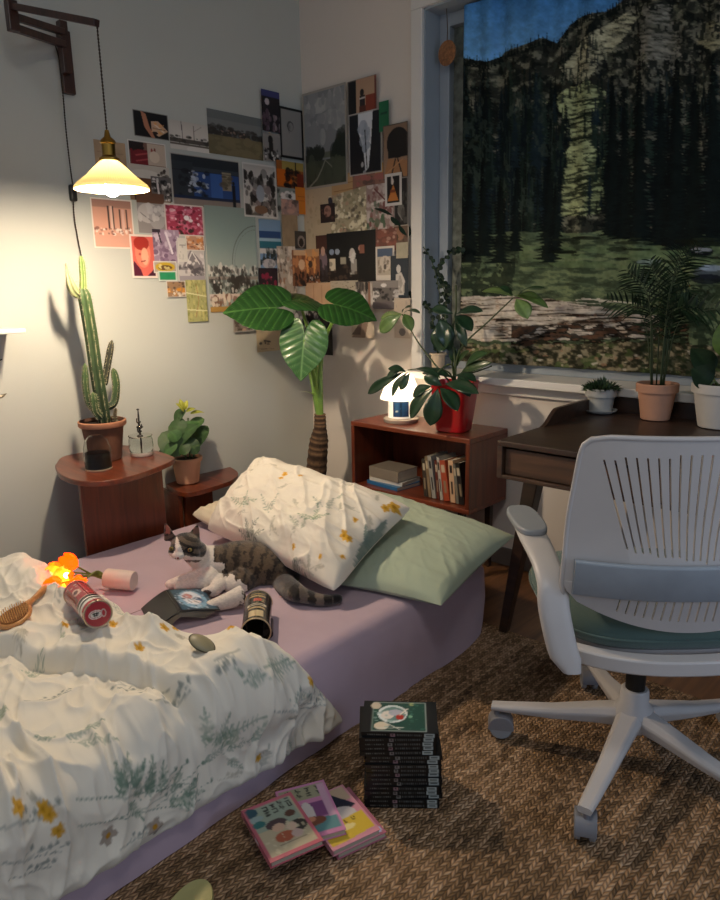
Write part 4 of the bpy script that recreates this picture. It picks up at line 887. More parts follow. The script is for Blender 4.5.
# ============================================================ OFFICE CHAIR
HUB = (-.592, 1.641); YAWC = 43
o = thing('office_chair', 'white plastic swivel office chair with slotted back and grey-green seat cushion', 'chair', (HUB[0], HUB[1], RZ+.001), YAWC)
M_cw = mat('chair_white', 'bdb8b4', .38, var=.03, bump=.02, bscale=600); M_cg = mat('chair_grey', '8c9094', .45, var=.03); M_wh = mat('caster_grey', '7a7a7e', .5)
M_cush = mat('cushion_green', '4d635c', .85, var=.08, scale=14, bump=.25, bscale=700, sheen=.3)
for wa in (-83.5, -155.7, 132.9, 60.5, -11.5):
    a = wa-YAWC; R_ = rotm('Z', a); mb = MB(); rows = []
    for r, zc, hh, ww in ((.03, .128, .050, .034), (.08, .122, .044, .030), (.2, .102, .031, .024), (.325, .090, .020, .020), (.358, .088, .016, .018)):
        rows.append([(r, -ww*.75, zc-hh*.5), (r, -ww, zc+hh*.15), (r, -ww*.62, zc+hh*.5), (r, ww*.62, zc+hh*.5), (r, ww, zc+hh*.15), (r, ww*.75, zc-hh*.5)])
    P = np.array(rows)@R_.T; mb.grid(P, cv=True, flip=True); n_ = P.shape[1]; mb.add(P[-1], [tuple(range(n_))])
    mb.build('base_leg', M_cw, o, smooth=40, bevel=.004)
    sw = random.Random(int(wa)).uniform(-50, 50) if wa != -83.5 else 20
    cc = np.array([.345*math.cos(math.radians(a)), .345*math.sin(math.radians(a)), 0]); Rc = rotm('Z', a+sw)
    mb = MB()
    prof = [(.0345*math.cos(t), .0345*math.sin(t)) for t in np.linspace(-.15, PI+.15, 22)]
    V = []; nP = len(prof)
    for y in (-.024, .024): V += [(x-.012, y, z+.034) for x, z in prof]
    mb.add(np.array(V)@Rc.T+cc, [tuple(range(nP)), tuple(range(nP, 2*nP))[::-1]]+[(i+1, i, nP+i, nP+i+1) for i in range(nP-1)]); mb.tube([cc+(0, 0, .05), cc+(0, 0, .082)], .008, 12)
    ca = mb.build('caster', M_wh, o, smooth=40, bevel=.002)
    for y in (-.016, .016):
        a0 = np.array((-.012, y-.0065, .0310)); b0_ = np.array((-.012, y+.0065, .0310)); MB().tube([Rc@a0+cc, Rc@b0_+cc], .0300, 24).build('wheel', M_cg, ca, smooth=40, bevel=.003)
MB().lathe([(.045, .098), (.052, .11), (.050, .145), (.036, .165), (.034, .20), (.030, .205)], 32).build('hub', M_cw, o, smooth=40)
MB().tube([(0, 0, .2), (0, 0, .385)], .024, 24).build('gas_column', M_black, o, smooth=40)
MB().box((0, -.01, .388), (.16, .22, .03)).build('tilt_mechanism', M_black, o, smooth=0, bevel=.006)
def squir(rx, ry, n=72, e=3.2, cy=0):
    t = np.linspace(0, 2*PI, n, endpoint=False); c, s_ = np.cos(t), np.sin(t); k = (np.abs(c)**e+np.abs(s_)**e)**(-1/e); return np.stack([rx*c*k, ry*s_*k+cy], 1)
def slab(levels, n=72, e=3.2):
    rows = []
    for rx, ry, z, cy in levels: q = squir(rx, ry, n, e, cy); rows.append(np.column_stack([q, np.full(n, z)]))
    mb = MB(); mb.grid(np.array(rows), cv=True, flip=True); mb.add(rows[0], [tuple(range(n))[::-1]]); mb.add(rows[-1], [tuple(range(n))]); return mb
slab([(.20, .18, .402, 0), (.232, .212, .410, 0), (.240, .222, .422, 0), (.240, .222, .432, 0)]).build('seat_pan', M_cw, o, smooth=50)
slab([(.236, .218, .432, 0), (.250, .232, .440, 0), (.256, .240, .458, 0), (.254, .238, .480, 0), (.242, .226, .494, 0), (.21, .19, .502, 0), (.14, .12, .505, 0), (.05, .04, .506, 0)]).build('seat_cushion', M_cush, o, smooth=180)
MB().tube([(.257*math.copysign(abs(math.cos(t))**.62, math.cos(t)), .241*math.copysign(abs(math.sin(t))**.62, math.sin(t)), .462) for t in np.linspace(0, 2*PI, 80)], .003, 6).build('piping', M_cush, o, smooth=180)
# rear carrier joining both arms under the seat
mb = MB(); xs = np.linspace(-.262, .262, 30); R_ = []
for x in xs:
    y = -.265+.10*(abs(x)/.262)**2.6; R_.append([(x, y-.012, .398), (x, y-.012, .432), (x, y+.02, .436), (x, y+.02, .398)])
mb.grid(np.array(R_), cv=True); mb.add(R_[0], [(0, 1, 2, 3)]); mb.add(R_[-1], [(3, 2, 1, 0)]); mb.build('rear_carrier', M_cw, o, smooth=40, bevel=.004)
# backrest shell, real slots
def back_pt(x, z):
    t = (z-.50)/.42; return np.stack([x, -.255-.06*t-.035*np.exp(-((z-.60)/.09)**2)*.4+.045*(np.abs(x)/.24)**2.2, z], -1)
ZT, ZB = .915, .492
def half(z): return np.interp(z, [.49, .53, .60, .75, .88, .90, .912, .92], [.235, .258, .268, .264, .254, .249, .236, .19])
nsl = 23; us = []
for i in range(nsl):
    c = (i-(nsl-1)/2)*.0198; us.append((c-.0018, c+.0018))
cols = [-1.0]+[q for p in us for q in p]+[1.0]
def colx(k, z):
    """x of column line k at height z: the fan closes towards the waist"""
    t = np.clip((z-.60)/.29, 0, 1) if z > .60 else np.clip((.60-z)/.12, 0, 1)
    sc = (.58+.42*t) if z > .60 else (.86+.05*t)
    if k == 0: return -half(z)
    if k == len(cols)-1: return half(z)
    c = (cols[k]+cols[k+1])/2 if k % 2 == 1 else (cols[k]+cols[k-1])/2; return c*sc+(cols[k]-c)*1.0
zz = np.concatenate([np.linspace(ZB, .595, 16), np.linspace(.60, .886, 42), np.linspace(.891, ZT, 8)])
P = np.zeros((len(cols), len(zz), 3)); skip = np.zeros((len(cols), len(zz)), bool)
for k in range(len(cols)):
    for j, z in enumerate(zz):
        x = colx(k, z); zz_ = z
        low = max(0, (.60-z)/.108); zz_ = z+low*.055*(abs(x)/.22)**2
        P[k, j] = back_pt(np.array(x), np.array(zz_))
        if k % 2 == 1 and k < len(cols)-1:
            ci = abs((k-1)//2-(nsl-1)/2)
            if .655+.002*ci < z < .884-.0012*ci or (.515 < z < .590 and ci < 9.5): skip[k, j] = True
mb = MB(); mb.grid(P, skip=skip)
mb.build('backrest', M_cw, o, smooth=0, solid=.006, off=0)
mb = MB(); t = np.linspace(0, 1, 60); zz2 = np.linspace(.56, ZT-.004, 30)   # raised rim along the two sides and the top
e = [back_pt(np.array(-half(z)), np.array(z)) for z in zz2]+[back_pt(np.array(x), np.array(ZT+.002)) for x in np.linspace(-.205, .205, 24)]+[back_pt(np.array(half(z)), np.array(z)) for z in zz2[::-1]]
mb.tube(e, .0055, 8); mb.build('back_rim', M_cw, o, smooth=180)
mb = MB(); R_ = []
for x in np.linspace(-.25, .25, 40):
    a = back_pt(np.array(x), np.array(.655-.0)); b = back_pt(np.array(x), np.array(.575)); of = np.array([0, -.013, 0]); R_.append([a+of, a+of+(0, -.004, -.004), b+of+(0, -.004, .004), b+of, b+of+(0, .006, 0), a+of+(0, .006, 0)])
mb.grid(np.array(R_), cv=True, flip=True); mb.add(R_[0], [(0, 1, 2, 3, 4, 5)]); mb.add(R_[-1], [(5, 4, 3, 2, 1, 0)]); mb.build('lumbar_band', mat('lumbar_grey', '939ba2', .4), o, smooth=40, bevel=.002)
for sx in (-1, 1):
    pts = arc([(sx*.245, -.245, .400), (sx*.264, -.238, .45), (sx*.280, -.222, .53), (sx*.281, -.20, .582), (sx*.282, -.13, .612), (sx*.282, -.02, .628), (sx*.280, .07, .630)], 40)
    k = np.linspace(0, 1, 40); mb = MB(); rows = []
    T = np.gradient(pts, axis=0); T /= np.linalg.norm(T, axis=1)[:, None]
    for i in range(40):
        X_ = np.array([1., 0, 0]); Nn = np.cross(T[i], X_); Nn /= np.linalg.norm(Nn); wx_ = np.interp(k[i], [0, .1, .4, .62, .8, 1], [.020, .032, .033, .030, .034, .030]); wn_ = np.interp(k[i], [0, .3, .6, 1], [.02, .018, .013, .008])
        th = np.linspace(0, 2*PI, 20, endpoint=False); c, s_ = np.cos(th), np.sin(th); q = (np.abs(c)**3.2+np.abs(s_)**3.2)**(-1/3.2)
        rows.append(pts[i]+(wx_*c*q)[:, None]*X_+(wn_*s_*q)[:, None]*Nn)
    mb.grid(np.array(rows), cv=True); mb.add(rows[0], [tuple(range(20))]); mb.add(rows[-1], [tuple(range(20))[::-1]])
    ar = mb.build('armrest', M_cw, o, smooth=60)
    q = squir(.038, .100, 40, 3.2); mb = MB(); mb.prism([(x+sx*.281, y+.045) for x, y in q], .634, .650); mb.build('arm_pad', M_cg, ar, smooth=40, bevel=.005, seg=3)
# ============================================================ COMIC STACK
A0, B0 = pz(365, 808, RZ)[:2], pz(441, 808, RZ)[:2]; e = B0-A0; ang = math.degrees(math.atan2(e[1], e[0])); back = np.array([-e[1], e[0]])/np.linalg.norm(e)
NB = 17; TB = .0116; zs = RZ+.001; rg = random.Random(4)
mids = (A0+B0)/2
def shelf_cv(i):
    c = Canvas(150, 10, '0e0f0f'); r = random.Random(i*7)
    for k in range(9): c.rect(.08+k*.028, .4, .08+k*.028+r.uniform(.008, .02), .62, '75756e', .8)
    x = .38+r.uniform(-.01, .02); c.rect(x, .18, x+.055, .85, ['7d7470', '8d6f74', '7c7a74'][i % 3]); c.rect(x+.012, .35, x+.04, .65, '3a2e2e')
    for k in range(12): c.rect(.47+k*.028, .3, .47+k*.028+r.uniform(.008, .018), .72, '5c5e5b', .9)
    x = .83+r.uniform(-.01, .01); c.rect(x, .15, x+.13, .88, 'a3aaa4'); c.rect(x+.02, .35, x+.11, .62, '4d534e'); return c
ORD = ['bottom', 'second from the bottom', 'third from the bottom', 'fourth from the bottom', 'fifth from the bottom', 'sixth from the bottom', 'seventh from the bottom', 'eighth from the bottom', 'middle', 'eighth from the top', 'seventh from the top', 'sixth from the top', 'fifth from the top', 'fourth from the top', 'third from the top', 'second from the top', 'top']
for i in range(NB):
    last = i == NB-1; off = -.012 if i >= NB-5 and not last else rg.uniform(-.003, .004); jt = rg.uniform(-1.2, 1.2)
    if last: off = -.004; jt = -2.5
    c = mids+back*(.0635+rg.uniform(-.002, .002))+e/np.linalg.norm(e)*off
    cc = None
    if last:
        cc = Canvas(100, 140, '15181b'); tmp = Canvas(140, 100, '15181b')
        draw(tmp, 'r 8f9a94 .12 .04 .86 .96;r 1e4a40 .135 .07 .845 .93;e c8bba6 .17 .16 .07 .11;e dfe6e2 .40 .42 .20 .28;e 6d8f88 .41 .42 .17 .22;e e6dccf .33 .46 .09 .13;e b7b6c2 .44 .38 .10 .10;e b5342c .50 .52 .055 .09;l e8dfd2 .03 .50 .45 .60 .25;l e8dfd2 .02 .56 .42 .6 .36;e d9cbb2 .26 .80 .10 .12;l d8d8cc .02 .2 .88 .55 .84;l d8d8cc .02 .3 .7 .5 .9;e a9b37a .66 .10 .035 .05;e 7fb08f .64 .50 .03 .045;s 3f6f62 25 .6 .1 .83 .9 .02;r c4ccc6 .75 .2 .76 .75;s 9fb7b0 12 .15 .3 .4 .9 .03')
        cc.a = np.transpose(tmp.a[::-1], (1, 0, 2)).copy(); cc.h, cc.w = cc.a.shape[:2]
    lab = 'black comic book with a green picture cover on top of the tall stack' if last else 'black-spined comic book, the %s one of the tall stack beside the bed' % ORD[i]
    book('comic_book', lab, (c[0], c[1], zs), (.127, .178, TB), M_cov, ang+90+jt, coverc='101112', spine_cv=shelf_cv(i), cover_cv=cc, group='black comic books in the tall stack')
    zs += TB+.0002
# ============================================================ LOOSE COMICS ON THE RUG

def comic(label, TL, TR, BL, z, spec, coverc, w=.120, h=.172, t=.014):
    a, b, c = pz(*TL, z+t)[:2], pz(*TR, z+t)[:2], pz(*BL, z+t)[:2]; ex = (b-a)/np.linalg.norm(b-a); ey = (a-c)/np.linalg.norm(a-c); an = (math.atan2(ex[1], ex[0])+math.atan2(-ey[0], ey[1]))/2
    ex = np.array([math.cos(an), math.sin(an)]); ey = np.array([-ex[1], ex[0]]); ctr = a+ex*w/2-ey*h/2; cv = Canvas(120, 172, coverc); draw(cv, spec); 
    sp = Canvas(150, 10, coverc); draw(sp, 'r 4a3a3a .1 .3 .4 .7;r e0c8c8 .5 .25 .62 .75')
    return book('comic_book', label, (ctr[0], ctr[1], z), (w, h, t), M_cov, math.degrees(an), coverc=coverc, cover_cv=cv, spine_cv=sp, group='pastel comic books lying on the rug', pagec='b9ad98')
def glyphs(x0, y0, x1, n, s, col='171414', row=2, tilt=0):
    """bold brush-like letter strokes as in the cover titles"""
    rg = random.Random(n*7+int(x0*90)); out = []
    for j in range(row):
        for i in range(n):
            cx = x0+(x1-x0)*(i+.5)/n; cy = y0+j*s*1.9-tilt*(i/n)
            k = rg.choice([[(-1, -.6, 1, -.6), (.6, -.6, -.5, 1), (-.2, 0, .5, .9)], [(-.8, -1, -.8, 1), (.8, -1, .6, 1), (.6, 1, -.2, 1)], [(-1, -.3, 1, -.5), (0, -1, 0, .6), (-1, 1, 1, .9)], [(-.6, -1, -1, .3), (.3, -1, .2, 1), (.2, 0, 1, .3)], [(-1, -.8, 1, -.8), (1, -.8, .9, .9), (-1, .9, .9, .9)]])
            for a, b, c, d in k: out.append('l %s %.3f %.3f %.3f %.3f %.3f' % (col, s*.42, cx+a*s*.8, cy+b*s*.75, cx+c*s*.8, cy+d*s*.75))
    return ';'.join(out)
z1, z2, z3 = RZ+.001, RZ+.0165, RZ+.032
comic('pink comic book, lowest and rightmost of the loose ones on the rug', (303, 806), (346, 781), (322, 852), z1, 'r 6a5550 .06 .05 .94 .45;r b08a94 .06 .45 .94 .95;s 8d7a9c 30 .1 .5 .9 .9 .06;l b9c0dc .12 .7 .5 .9 .9;e 9a7a70 .4 .3 .2 .12', 'b06a7c', w=.125)
comic('yellow, white and navy comic book right of the purple one on the rug', (298, 803), (341, 776), (314, 848), z2, 'r c2a88c .05 .03 .95 .3;p 1c2436 .06 .10 .6 .06 .95 .42 .5 .55 .06 .5;e c8c0bc .52 .52 .34 .16;e b5aeb0 .3 .5 .2 .1;p d6b43c .04 .62 .96 .56 .96 .9 .04 .97;e e8d690 .5 .74 .18 .05;'+glyphs(.15, .64, .8, 4, .035, '1c1a18', 1)+';l d8c040 .08 .2 .12 .5 .3;r d894a0 .0 .95 1 1', 'cf8f9b')
comic('purple and teal comic book in the middle of the loose ones on the rug', (275, 792), (318, 776), (282, 851), z3, 'r 9d9a7c .05 .04 .95 .30;'+glyphs(.12, .11, .9, 4, .05, '1a1616', 2)+';r 7d4a78 .05 .38 .95 .66;e d2c9c4 .46 .55 .12 .2;r 5d8a8c .05 .68 .95 .93;e 7c4a36 .5 .72 .24 .08;e c98a6a .45 .68 .1 .05;r c9a0b4 .82 .05 .95 .7', 'c983a8')
comic('pink-bordered comic book with a teal and cream cover nearest the bed on the rug', (241, 811), (285, 786), (253, 866), RZ+.0475, 'r b8aa8c .06 .06 .94 .94;r 94a08e .06 .05 .9 .5;e 234a58 .12 .12 .13 .09;e 2f6b6a .16 .36 .12 .06;e 8fa3a0 .14 .25 .16 .05;'+glyphs(.32, .13, .92, 4, .05, '1b1714', 2, .03)+';e 4b3a3c .44 .45 .20 .09;e c9a58c .44 .52 .12 .07;e 37302a .78 .60 .16 .10;e d2b49c .66 .58 .10 .07;e a8583c .46 .70 .18 .09;e c2a79c .68 .72 .10 .07;e 5a3a2c .76 .36 .10 .06;s cbbf9e 20 .1 .5 .9 .9 .03;r 5a4a44 .3 .80 .8 .815;r b05a66 .0 .0 .05 1;r c0626e .95 0 1 1;r c0626e 0 .94 1 1', 'bd6270', w=.122)
# slipper tip at the lower edge
c = pz(199, 891, .03); o = thing('slipper', 'pale olive-yellow slipper on the rug at the bottom edge', 'slipper', (c[0], c[1], RZ)); o.rotation_euler = (0, 0, math.radians(30))
def sole(k, n=50):
    t = np.linspace(0, 2*PI, n, endpoint=False); x = .046*np.cos(t)*k*(1+.12*np.sin(t)); y = .13*np.sin(t)*k; y = np.sign(y)*np.abs(y/.13)**.85*.13; return np.stack([x, y-.105], 1)
mb = MB(); rows = []
for k, z in ((.93, .001), (1, .006), (1, .020), (.97, .026), (.90, .024), (.6, .0215), (.2, .021)): q = sole(k); rows.append(np.column_stack([q, np.full(len(q), z)]))
mb.grid(np.array(rows), cv=True, flip=True); mb.add(rows[0], [tuple(range(50))[::-1]]); mb.add(rows[-1], [tuple(range(50))])
mb.build('sole', mat('olive_rubber', 'a59e68', .6, var=.06), o, smooth=50)
# ============================================================ LEAVES AND PLANTS
def leaf(mb, b, t, w, nrm, prof='oval', bend=.12, fold=.12, col='2c4a2a', vein=None, n=10, m=3, seed=0):
    """one blade from base b to tip t; nrm = side that faces out"""
    b, t, nrm = map(lambda q: np.asarray(q, float), (b, t, nrm)); d = t-b; L = np.linalg.norm(d); d = d/L; nrm = nrm-d*(nrm@d); nrm /= np.linalg.norm(nrm)+1e-9; sd = np.cross(d, nrm)
    s = np.linspace(0, 1, n+1)
    W = {'oval': np.sin(PI*s**.85)**.8, 'obov': np.sin(PI*np.clip(s**1.35, 0, 1))**.75, 'lance': np.sin(PI*s**.7)**1.0, 'round': np.sin(PI*s)**.5, 'heart': np.clip(np.sin(PI*np.clip(s, .0, 1)**.6), 0, 1)**.9}[prof]*w/2
    vv = np.linspace(-1, 1, 2*m+1); P = np.zeros((n+1, 2*m+1, 3)); C = np.zeros((n+1, 2*m+1, 3)); base = lin(col); v_ = lin(vein) if vein else base*1.25
    for i in range(n+1):
        for j, v in enumerate(vv):
            P[i, j] = b+d*L*s[i]+nrm*(bend*L*math.sin(PI*s[i])-bend*L*.6*s[i]**2)+sd*W[i]*v+nrm*abs(v)*fold*W[i]; C[i, j] = v_ if j == m else base*(1-.12*((i+seed) % 2))
    mb.grid(P, col=C)
IR, IU, TOC = np.array(_R), np.array(_U), -np.array(_fw)     # along the room's diagonal, upward, and towards the viewer's side
M_leaf = mat('leaf_glossy', vcol=True, rough=.32, var=.15, scale=30, coat=.25, backlit=.12)
M_leafm = mat('leaf_matt', vcol=True, rough=.55, var=.2, scale=40, backlit=.15)
M_stem = mat('stem_green', '55663a', .5); M_soil = mat('potting_soil', '2a2019', .95, var=.5, scale=120, bump=1, bscale=200)
M_terra = mat('terracotta', 'bd8363', .8, var=.10, scale=9, bump=.08, bscale=300); M_terra2 = mat('terracotta_weathered', '704c3b', .85, var=.3, scale=14, bump=.12, bscale=200)
def pot(o, rt, rb, h, m, rim=.018, rimt=.006, square=0, c=(0, 0, 0), band=True):
    pr = [(rb*.92, 0), (rb, .003), (rt-rimt*1.2 if band else rt, h-rim), (rt, h-rim+.001), (rt+.001, h-.003), (rt-.002, h), (rt-rimt, h), (rt-rimt-.002, h-.012)]
    return MB().lathe(pr, 44, c, cap1=False).build('pot', m, o, smooth=40)
def soil(o, r, z): return MB().lathe([(r, z), (r*.5, z+.003), (.001, z+.004)], 28, cap0=False).build('soil', M_soil, o, smooth=60)
# ---- tall cactus
c0 = pz(106, 459, .581)
o = thing('potted_cactus', 'tall ribbed cactus with upright arms in a weathered terracotta pot on the side table', 'plant', c0)
hp = .156; po = pot(o, .086, .060, hp, M_terra2); soil(o, .078, hp-.016)
mb = MB(); mb.lathe([(.086, hp-.022), (.0895, hp-.018), (.0895, hp-.002), (.086, hp), (.080, hp), (.079, hp-.012)], 44, cap0=False, cap1=False); mb.build('pot_rim', M_terra, po, smooth=50)
M_cac = mat('cactus_skin', vcol=True, rough=.6, var=.2, scale=30)
def cact(name, pts, r0, par=None, col='2a3b28', col2='4e683d', X=c0[0], n=36, nf=6, rr=None, spine=True, rib='b9b48e'):
    q = np.array([pxx(x, y, X+dx) for x, y, dx in pts])-c0; q = arc(q, n); k = np.linspace(0, 1, n)
    r = np.interp(k, [0, .08, .85, .96, 1], [.85, 1, .95, .62, .08])*r0 if rr is None else np.interp(k, np.linspace(0, 1, len(rr)), rr)
    mb = MB(); mb.tube(q, r, 48, fl=.17, nf=nf, up=(1, 0, 0)); m_ = 48
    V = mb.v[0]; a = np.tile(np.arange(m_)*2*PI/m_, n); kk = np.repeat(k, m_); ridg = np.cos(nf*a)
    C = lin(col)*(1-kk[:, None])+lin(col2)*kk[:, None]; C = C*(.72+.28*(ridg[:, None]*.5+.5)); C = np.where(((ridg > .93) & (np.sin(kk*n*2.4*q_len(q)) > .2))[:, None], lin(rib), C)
    mb.c = [C]; ob = mb.build(name, M_cac, o if par is None else par, smooth=180)
    if spine:
        sm = MB(); rg = random.Random(len(pts))
        for i in range(2, n-1, 1):
            for j in range(nf):
                p_ = V[i*m_+int(j*m_/nf)]; nn = p_-q[i]; nn /= np.linalg.norm(nn)
                for _ in range(2): dvec = nn+np.array([rg.uniform(-.7, .7) for _ in range(3)]); sm.tube([p_, p_+dvec/np.linalg.norm(dvec)*rg.uniform(.005, .009)], [.0006, .0002], 3)
        so = sm.build('spines', mat('cactus_spines', 'b5ab8c', .7), ob, smooth=0); so['kind'] = 'stuff'
    return ob
def q_len(q): return 1.0
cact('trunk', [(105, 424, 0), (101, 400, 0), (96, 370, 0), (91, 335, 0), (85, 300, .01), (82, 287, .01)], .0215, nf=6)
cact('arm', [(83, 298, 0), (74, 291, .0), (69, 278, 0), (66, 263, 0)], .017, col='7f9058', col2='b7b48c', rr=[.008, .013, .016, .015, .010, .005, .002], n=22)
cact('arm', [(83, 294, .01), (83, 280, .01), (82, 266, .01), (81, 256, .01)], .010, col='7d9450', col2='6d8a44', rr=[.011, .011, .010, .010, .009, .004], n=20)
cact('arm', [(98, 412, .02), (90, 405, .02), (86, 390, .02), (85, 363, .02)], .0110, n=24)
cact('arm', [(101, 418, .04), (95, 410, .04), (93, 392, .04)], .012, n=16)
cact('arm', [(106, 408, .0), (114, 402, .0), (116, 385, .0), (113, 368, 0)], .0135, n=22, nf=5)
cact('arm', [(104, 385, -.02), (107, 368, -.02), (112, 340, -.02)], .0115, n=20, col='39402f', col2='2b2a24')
cact('arm', [(115, 426, 0), (115, 414, 0), (116, 408, 0)], .006, n=10, col='4a3b2c', col2='3a2f26')
# ---- round leaved plant
c0 = pz(188, 482, .371); o = thing('potted_plant', 'round-leaved plant with yellow new leaves in a terracotta pot on the low table', 'plant', c0)
pot(o, .071, .050, .118, mat('peach_terracotta', 'd8a684', .8, var=.08)); soil(o, .064, .102)
def lp(x, y, dx=0): return pxx(x, y, c0[0]+dx)-c0
for p in ([(190, 458), (189, 440), (188, 418)], [(186, 458), (180, 440), (176, 425)], [(193, 458), (197, 442), (199, 432)]): MB().tube(arc([lp(*q) for q in p], 10), .004, 7).build('stem', M_stem, o, smooth=180)
rg = random.Random(8)
for x, y, r, dx, c_ in ((171, 444, 13, .06, '3f5c34'), (168, 452, 9, .08, '44663a'), (178, 428, 11, .03, '39562f'), (186, 436, 12, .07, '3c5a33'), (199, 440, 12, .04, '3a5630'), (190, 424, 11, .05, '456a38'), (180, 416, 9, .0, '3e5c34'), (196, 425, 9, .02, '426236'),
        (184, 448, 9, .10, '35502c'), (174, 436, 9, .09, '466a3c'), (203, 433, 8, .0, '3e5a32'), (192, 446, 8, .1, '37522e')):
    c = lp(x, y, dx); nn = TOC+IR*rg.uniform(-.7, .7)+IU*rg.uniform(.2, 1.1); R = r*3.05/705; ax_ = IR*math.cos(rg.uniform(0, 6))+IU*math.sin(rg.uniform(0, 6)); mb = MB(); leaf(mb, c-ax_*R, c+ax_*R, 2*R*.95, nn, 'round', .10, .10, c_, n=12, m=4)
    mb.tube([c-ax_*R*.3, (c+lp(188, 440))*.5-np.array([0, 0, .01]), lp(188, 452)], .0016, 5, col=lin('5f7a3a')); mb.build('leaf', M_leafm, o, smooth=180)
for x, y, x2, y2 in ((183, 410, 180, 399), (185, 410, 187, 400), (186, 412, 196, 408), (190, 414, 205, 412), (184, 412, 176, 403)):
    mb = MB(); leaf(mb, lp(x, y, .03), lp(x2, y2, .03), .026, TOC+IU, 'oval', .1, .1, 'a9ab3a', 'c4c45a'); mb.build('leaf', M_leafm, o, smooth=180)
# ---- corner elephant ear
YA = 2.30; b0 = pyy(317, 500, YA); c0 = np.array([b0[0], YA, .0]); o = thing('potted_elephant_ear', 'tall elephant ear plant with huge heart-shaped leaves on a thick brown trunk in the corner', 'plant', (c0[0], c0[1], .0))
pp = lambda x, y, dy=0: pyy(x, y, YA+dy)-c0
mb = MB(); mb.lathe([(.10, .001), (.115, .02), (.13, .22), (.135, .25), (.125, .25), (.12, .23)], 40, cap1=False); mb.build('pot', mat('dark_pot', '3a3632', .6), o, smooth=40); soil(o, .12, .225)
q = arc([(0.0, 0, .22), pp(316, 480), pp(318, 450), pp(320, 430), pp(320, 414)], 40); k = np.linspace(0, 1, 40); r = np.interp(k, [0, .35, .62, .78, 1], [.048, .050, .044, .030, .027])*(1+.05*np.sin(k*95))
mb = MB(); mb.tube(q, r, 28); V = mb.v[0]; kk = np.repeat(k, 28); C = np.where((np.sin(kk*95) > .35)[:, None], lin('7a5f45'), lin('3a291c'))*(.75+.5*fbm(V[:, 2]*60, V[:, 0]*60, 3)[:, None]); mb.c = [C]
mb.build('trunk', mat('scaly_trunk', vcol=True, rough=.9, var=.35, scale=60, bump=.6, bscale=120), o, smooth=180)
def heart(name, ctr, tipd, nrm, R, asp=1.0, droop=.12, col='33672a', vc='5f9148', par=None, wave=.0, seed=0, lobe=.55):
    """big heart-shaped blade round its stalk point; tipd towards the tip"""
    ctr = np.asarray(ctr); tipd = np.asarray(tipd, float); nrm = np.asarray(nrm, float); tipd /= np.linalg.norm(tipd); nrm = nrm-tipd*(nrm@tipd); nrm /= np.linalg.norm(nrm); sd = np.cross(nrm, tipd)
    th = np.linspace(-PI, PI, 121)[:-1]; rr = np.linspace(.02, 1, 40)
    a = np.abs(th); rad = np.interp(a, [0, .12, .35, .8, 1.4, 2.0, 2.5, 2.8, 3.0, PI], [1.12, 1.02, .88, .80, .78, .76, .72, .60, .36, .12+.0])
    P = np.zeros((40, 120, 3)); C = np.zeros((40, 120, 3)); va = np.array([0, .45, .85, 1.25, 1.65, 2.05, 2.5]); 
    for i, q in enumerate(rr):
        x = rad*q*np.cos(th)*R; y = rad*q*np.sin(th)*R*asp; ay = np.abs(y)
        ph = (x-.55*ay)/(.20*R); fr = np.abs(ph-np.round(ph)); cor = np.cos(2*PI*ph)
        z = -droop*R*(q**2)*(rad**2)-.006*R*cor*sst(0, .25, ay/R)+wave*R*np.sin(th*5+seed)*q**3+.12*ay
        P[i] = ctr+x[:, None]*tipd+y[:, None]*sd+z[:, None]*nrm
        wv_ = np.maximum(np.clip(1-fr*.2*R/.0045, 0, 1)*.7, np.clip(1-ay/.006, 0, 1))[:, None]; shade = (.85+.25*vn(x*30, y*30, seed))[:, None]; C[i] = (lin(col)*shade)*(1-wv_*.8)+lin(vc)*wv_*.8
    mb = MB(); mb.grid(P, cv=True, col=C); mb.add(P[0], [tuple(range(120))], lin(vc)); return mb.build(name, M_leaf, par, smooth=180, solid=.0012, off=0)
D_ = 3.5/705
def stalk(a, b, c, r0=.016, r1=.006): return MB().tube(arc([a, b, c], 26), np.linspace(r0, r1, 26), 12).build('petiole', mat('petiole_green', '6f9440', .4, var=.2, scale=20, coat=.2), o, smooth=180)
base = pp(320, 418)
L1, L2, L3, L4 = pp(269, 308, -.26), pp(299, 300, -.12), pp(341, 306, -.05), pp(304, 340, -.20)
for Lc, mid in ((L1, pp(306, 360, 0)), (L2, pp(313, 350, .05)), (L3, pp(322, 350, .0)), (L4, pp(314, 378, -.04))): stalk(base-np.array([0, 0, .01]), mid, Lc)
heart('leaf', L1, IR*-1.0+IU*-.08+TOC*.15, TOC*.85+IU*.5, .180, .98, .10, '22481d', '588544', o, .02, 1)
heart('leaf', L2, IR*.75+IU*.0+TOC*-.3, TOC*.55+IU*.8-IR*.1, .150, 1.0, .25, '2f5c28', '557f42', o, .02, 2)
heart('leaf', L3, IR*.92+IU*-.28+TOC*.1, TOC*.8+IU*.55+IR*.1, .150, 1.0, .15, '244d1c', '4c7f3a', o, .02, 3)
heart('leaf', L4, IR*-.10+IU*-1.0, TOC*.95+IU*.35, .160, .86, .12, '3d6634', '78a064', o, .03, 4)
mb = MB(); leaf(mb, pp(318, 402, -.02), pp(301, 390, -.03), .02, IU, 'lance', .15, .3, '8aa84a'); mb.build('leaf', M_leaf, o, smooth=180)
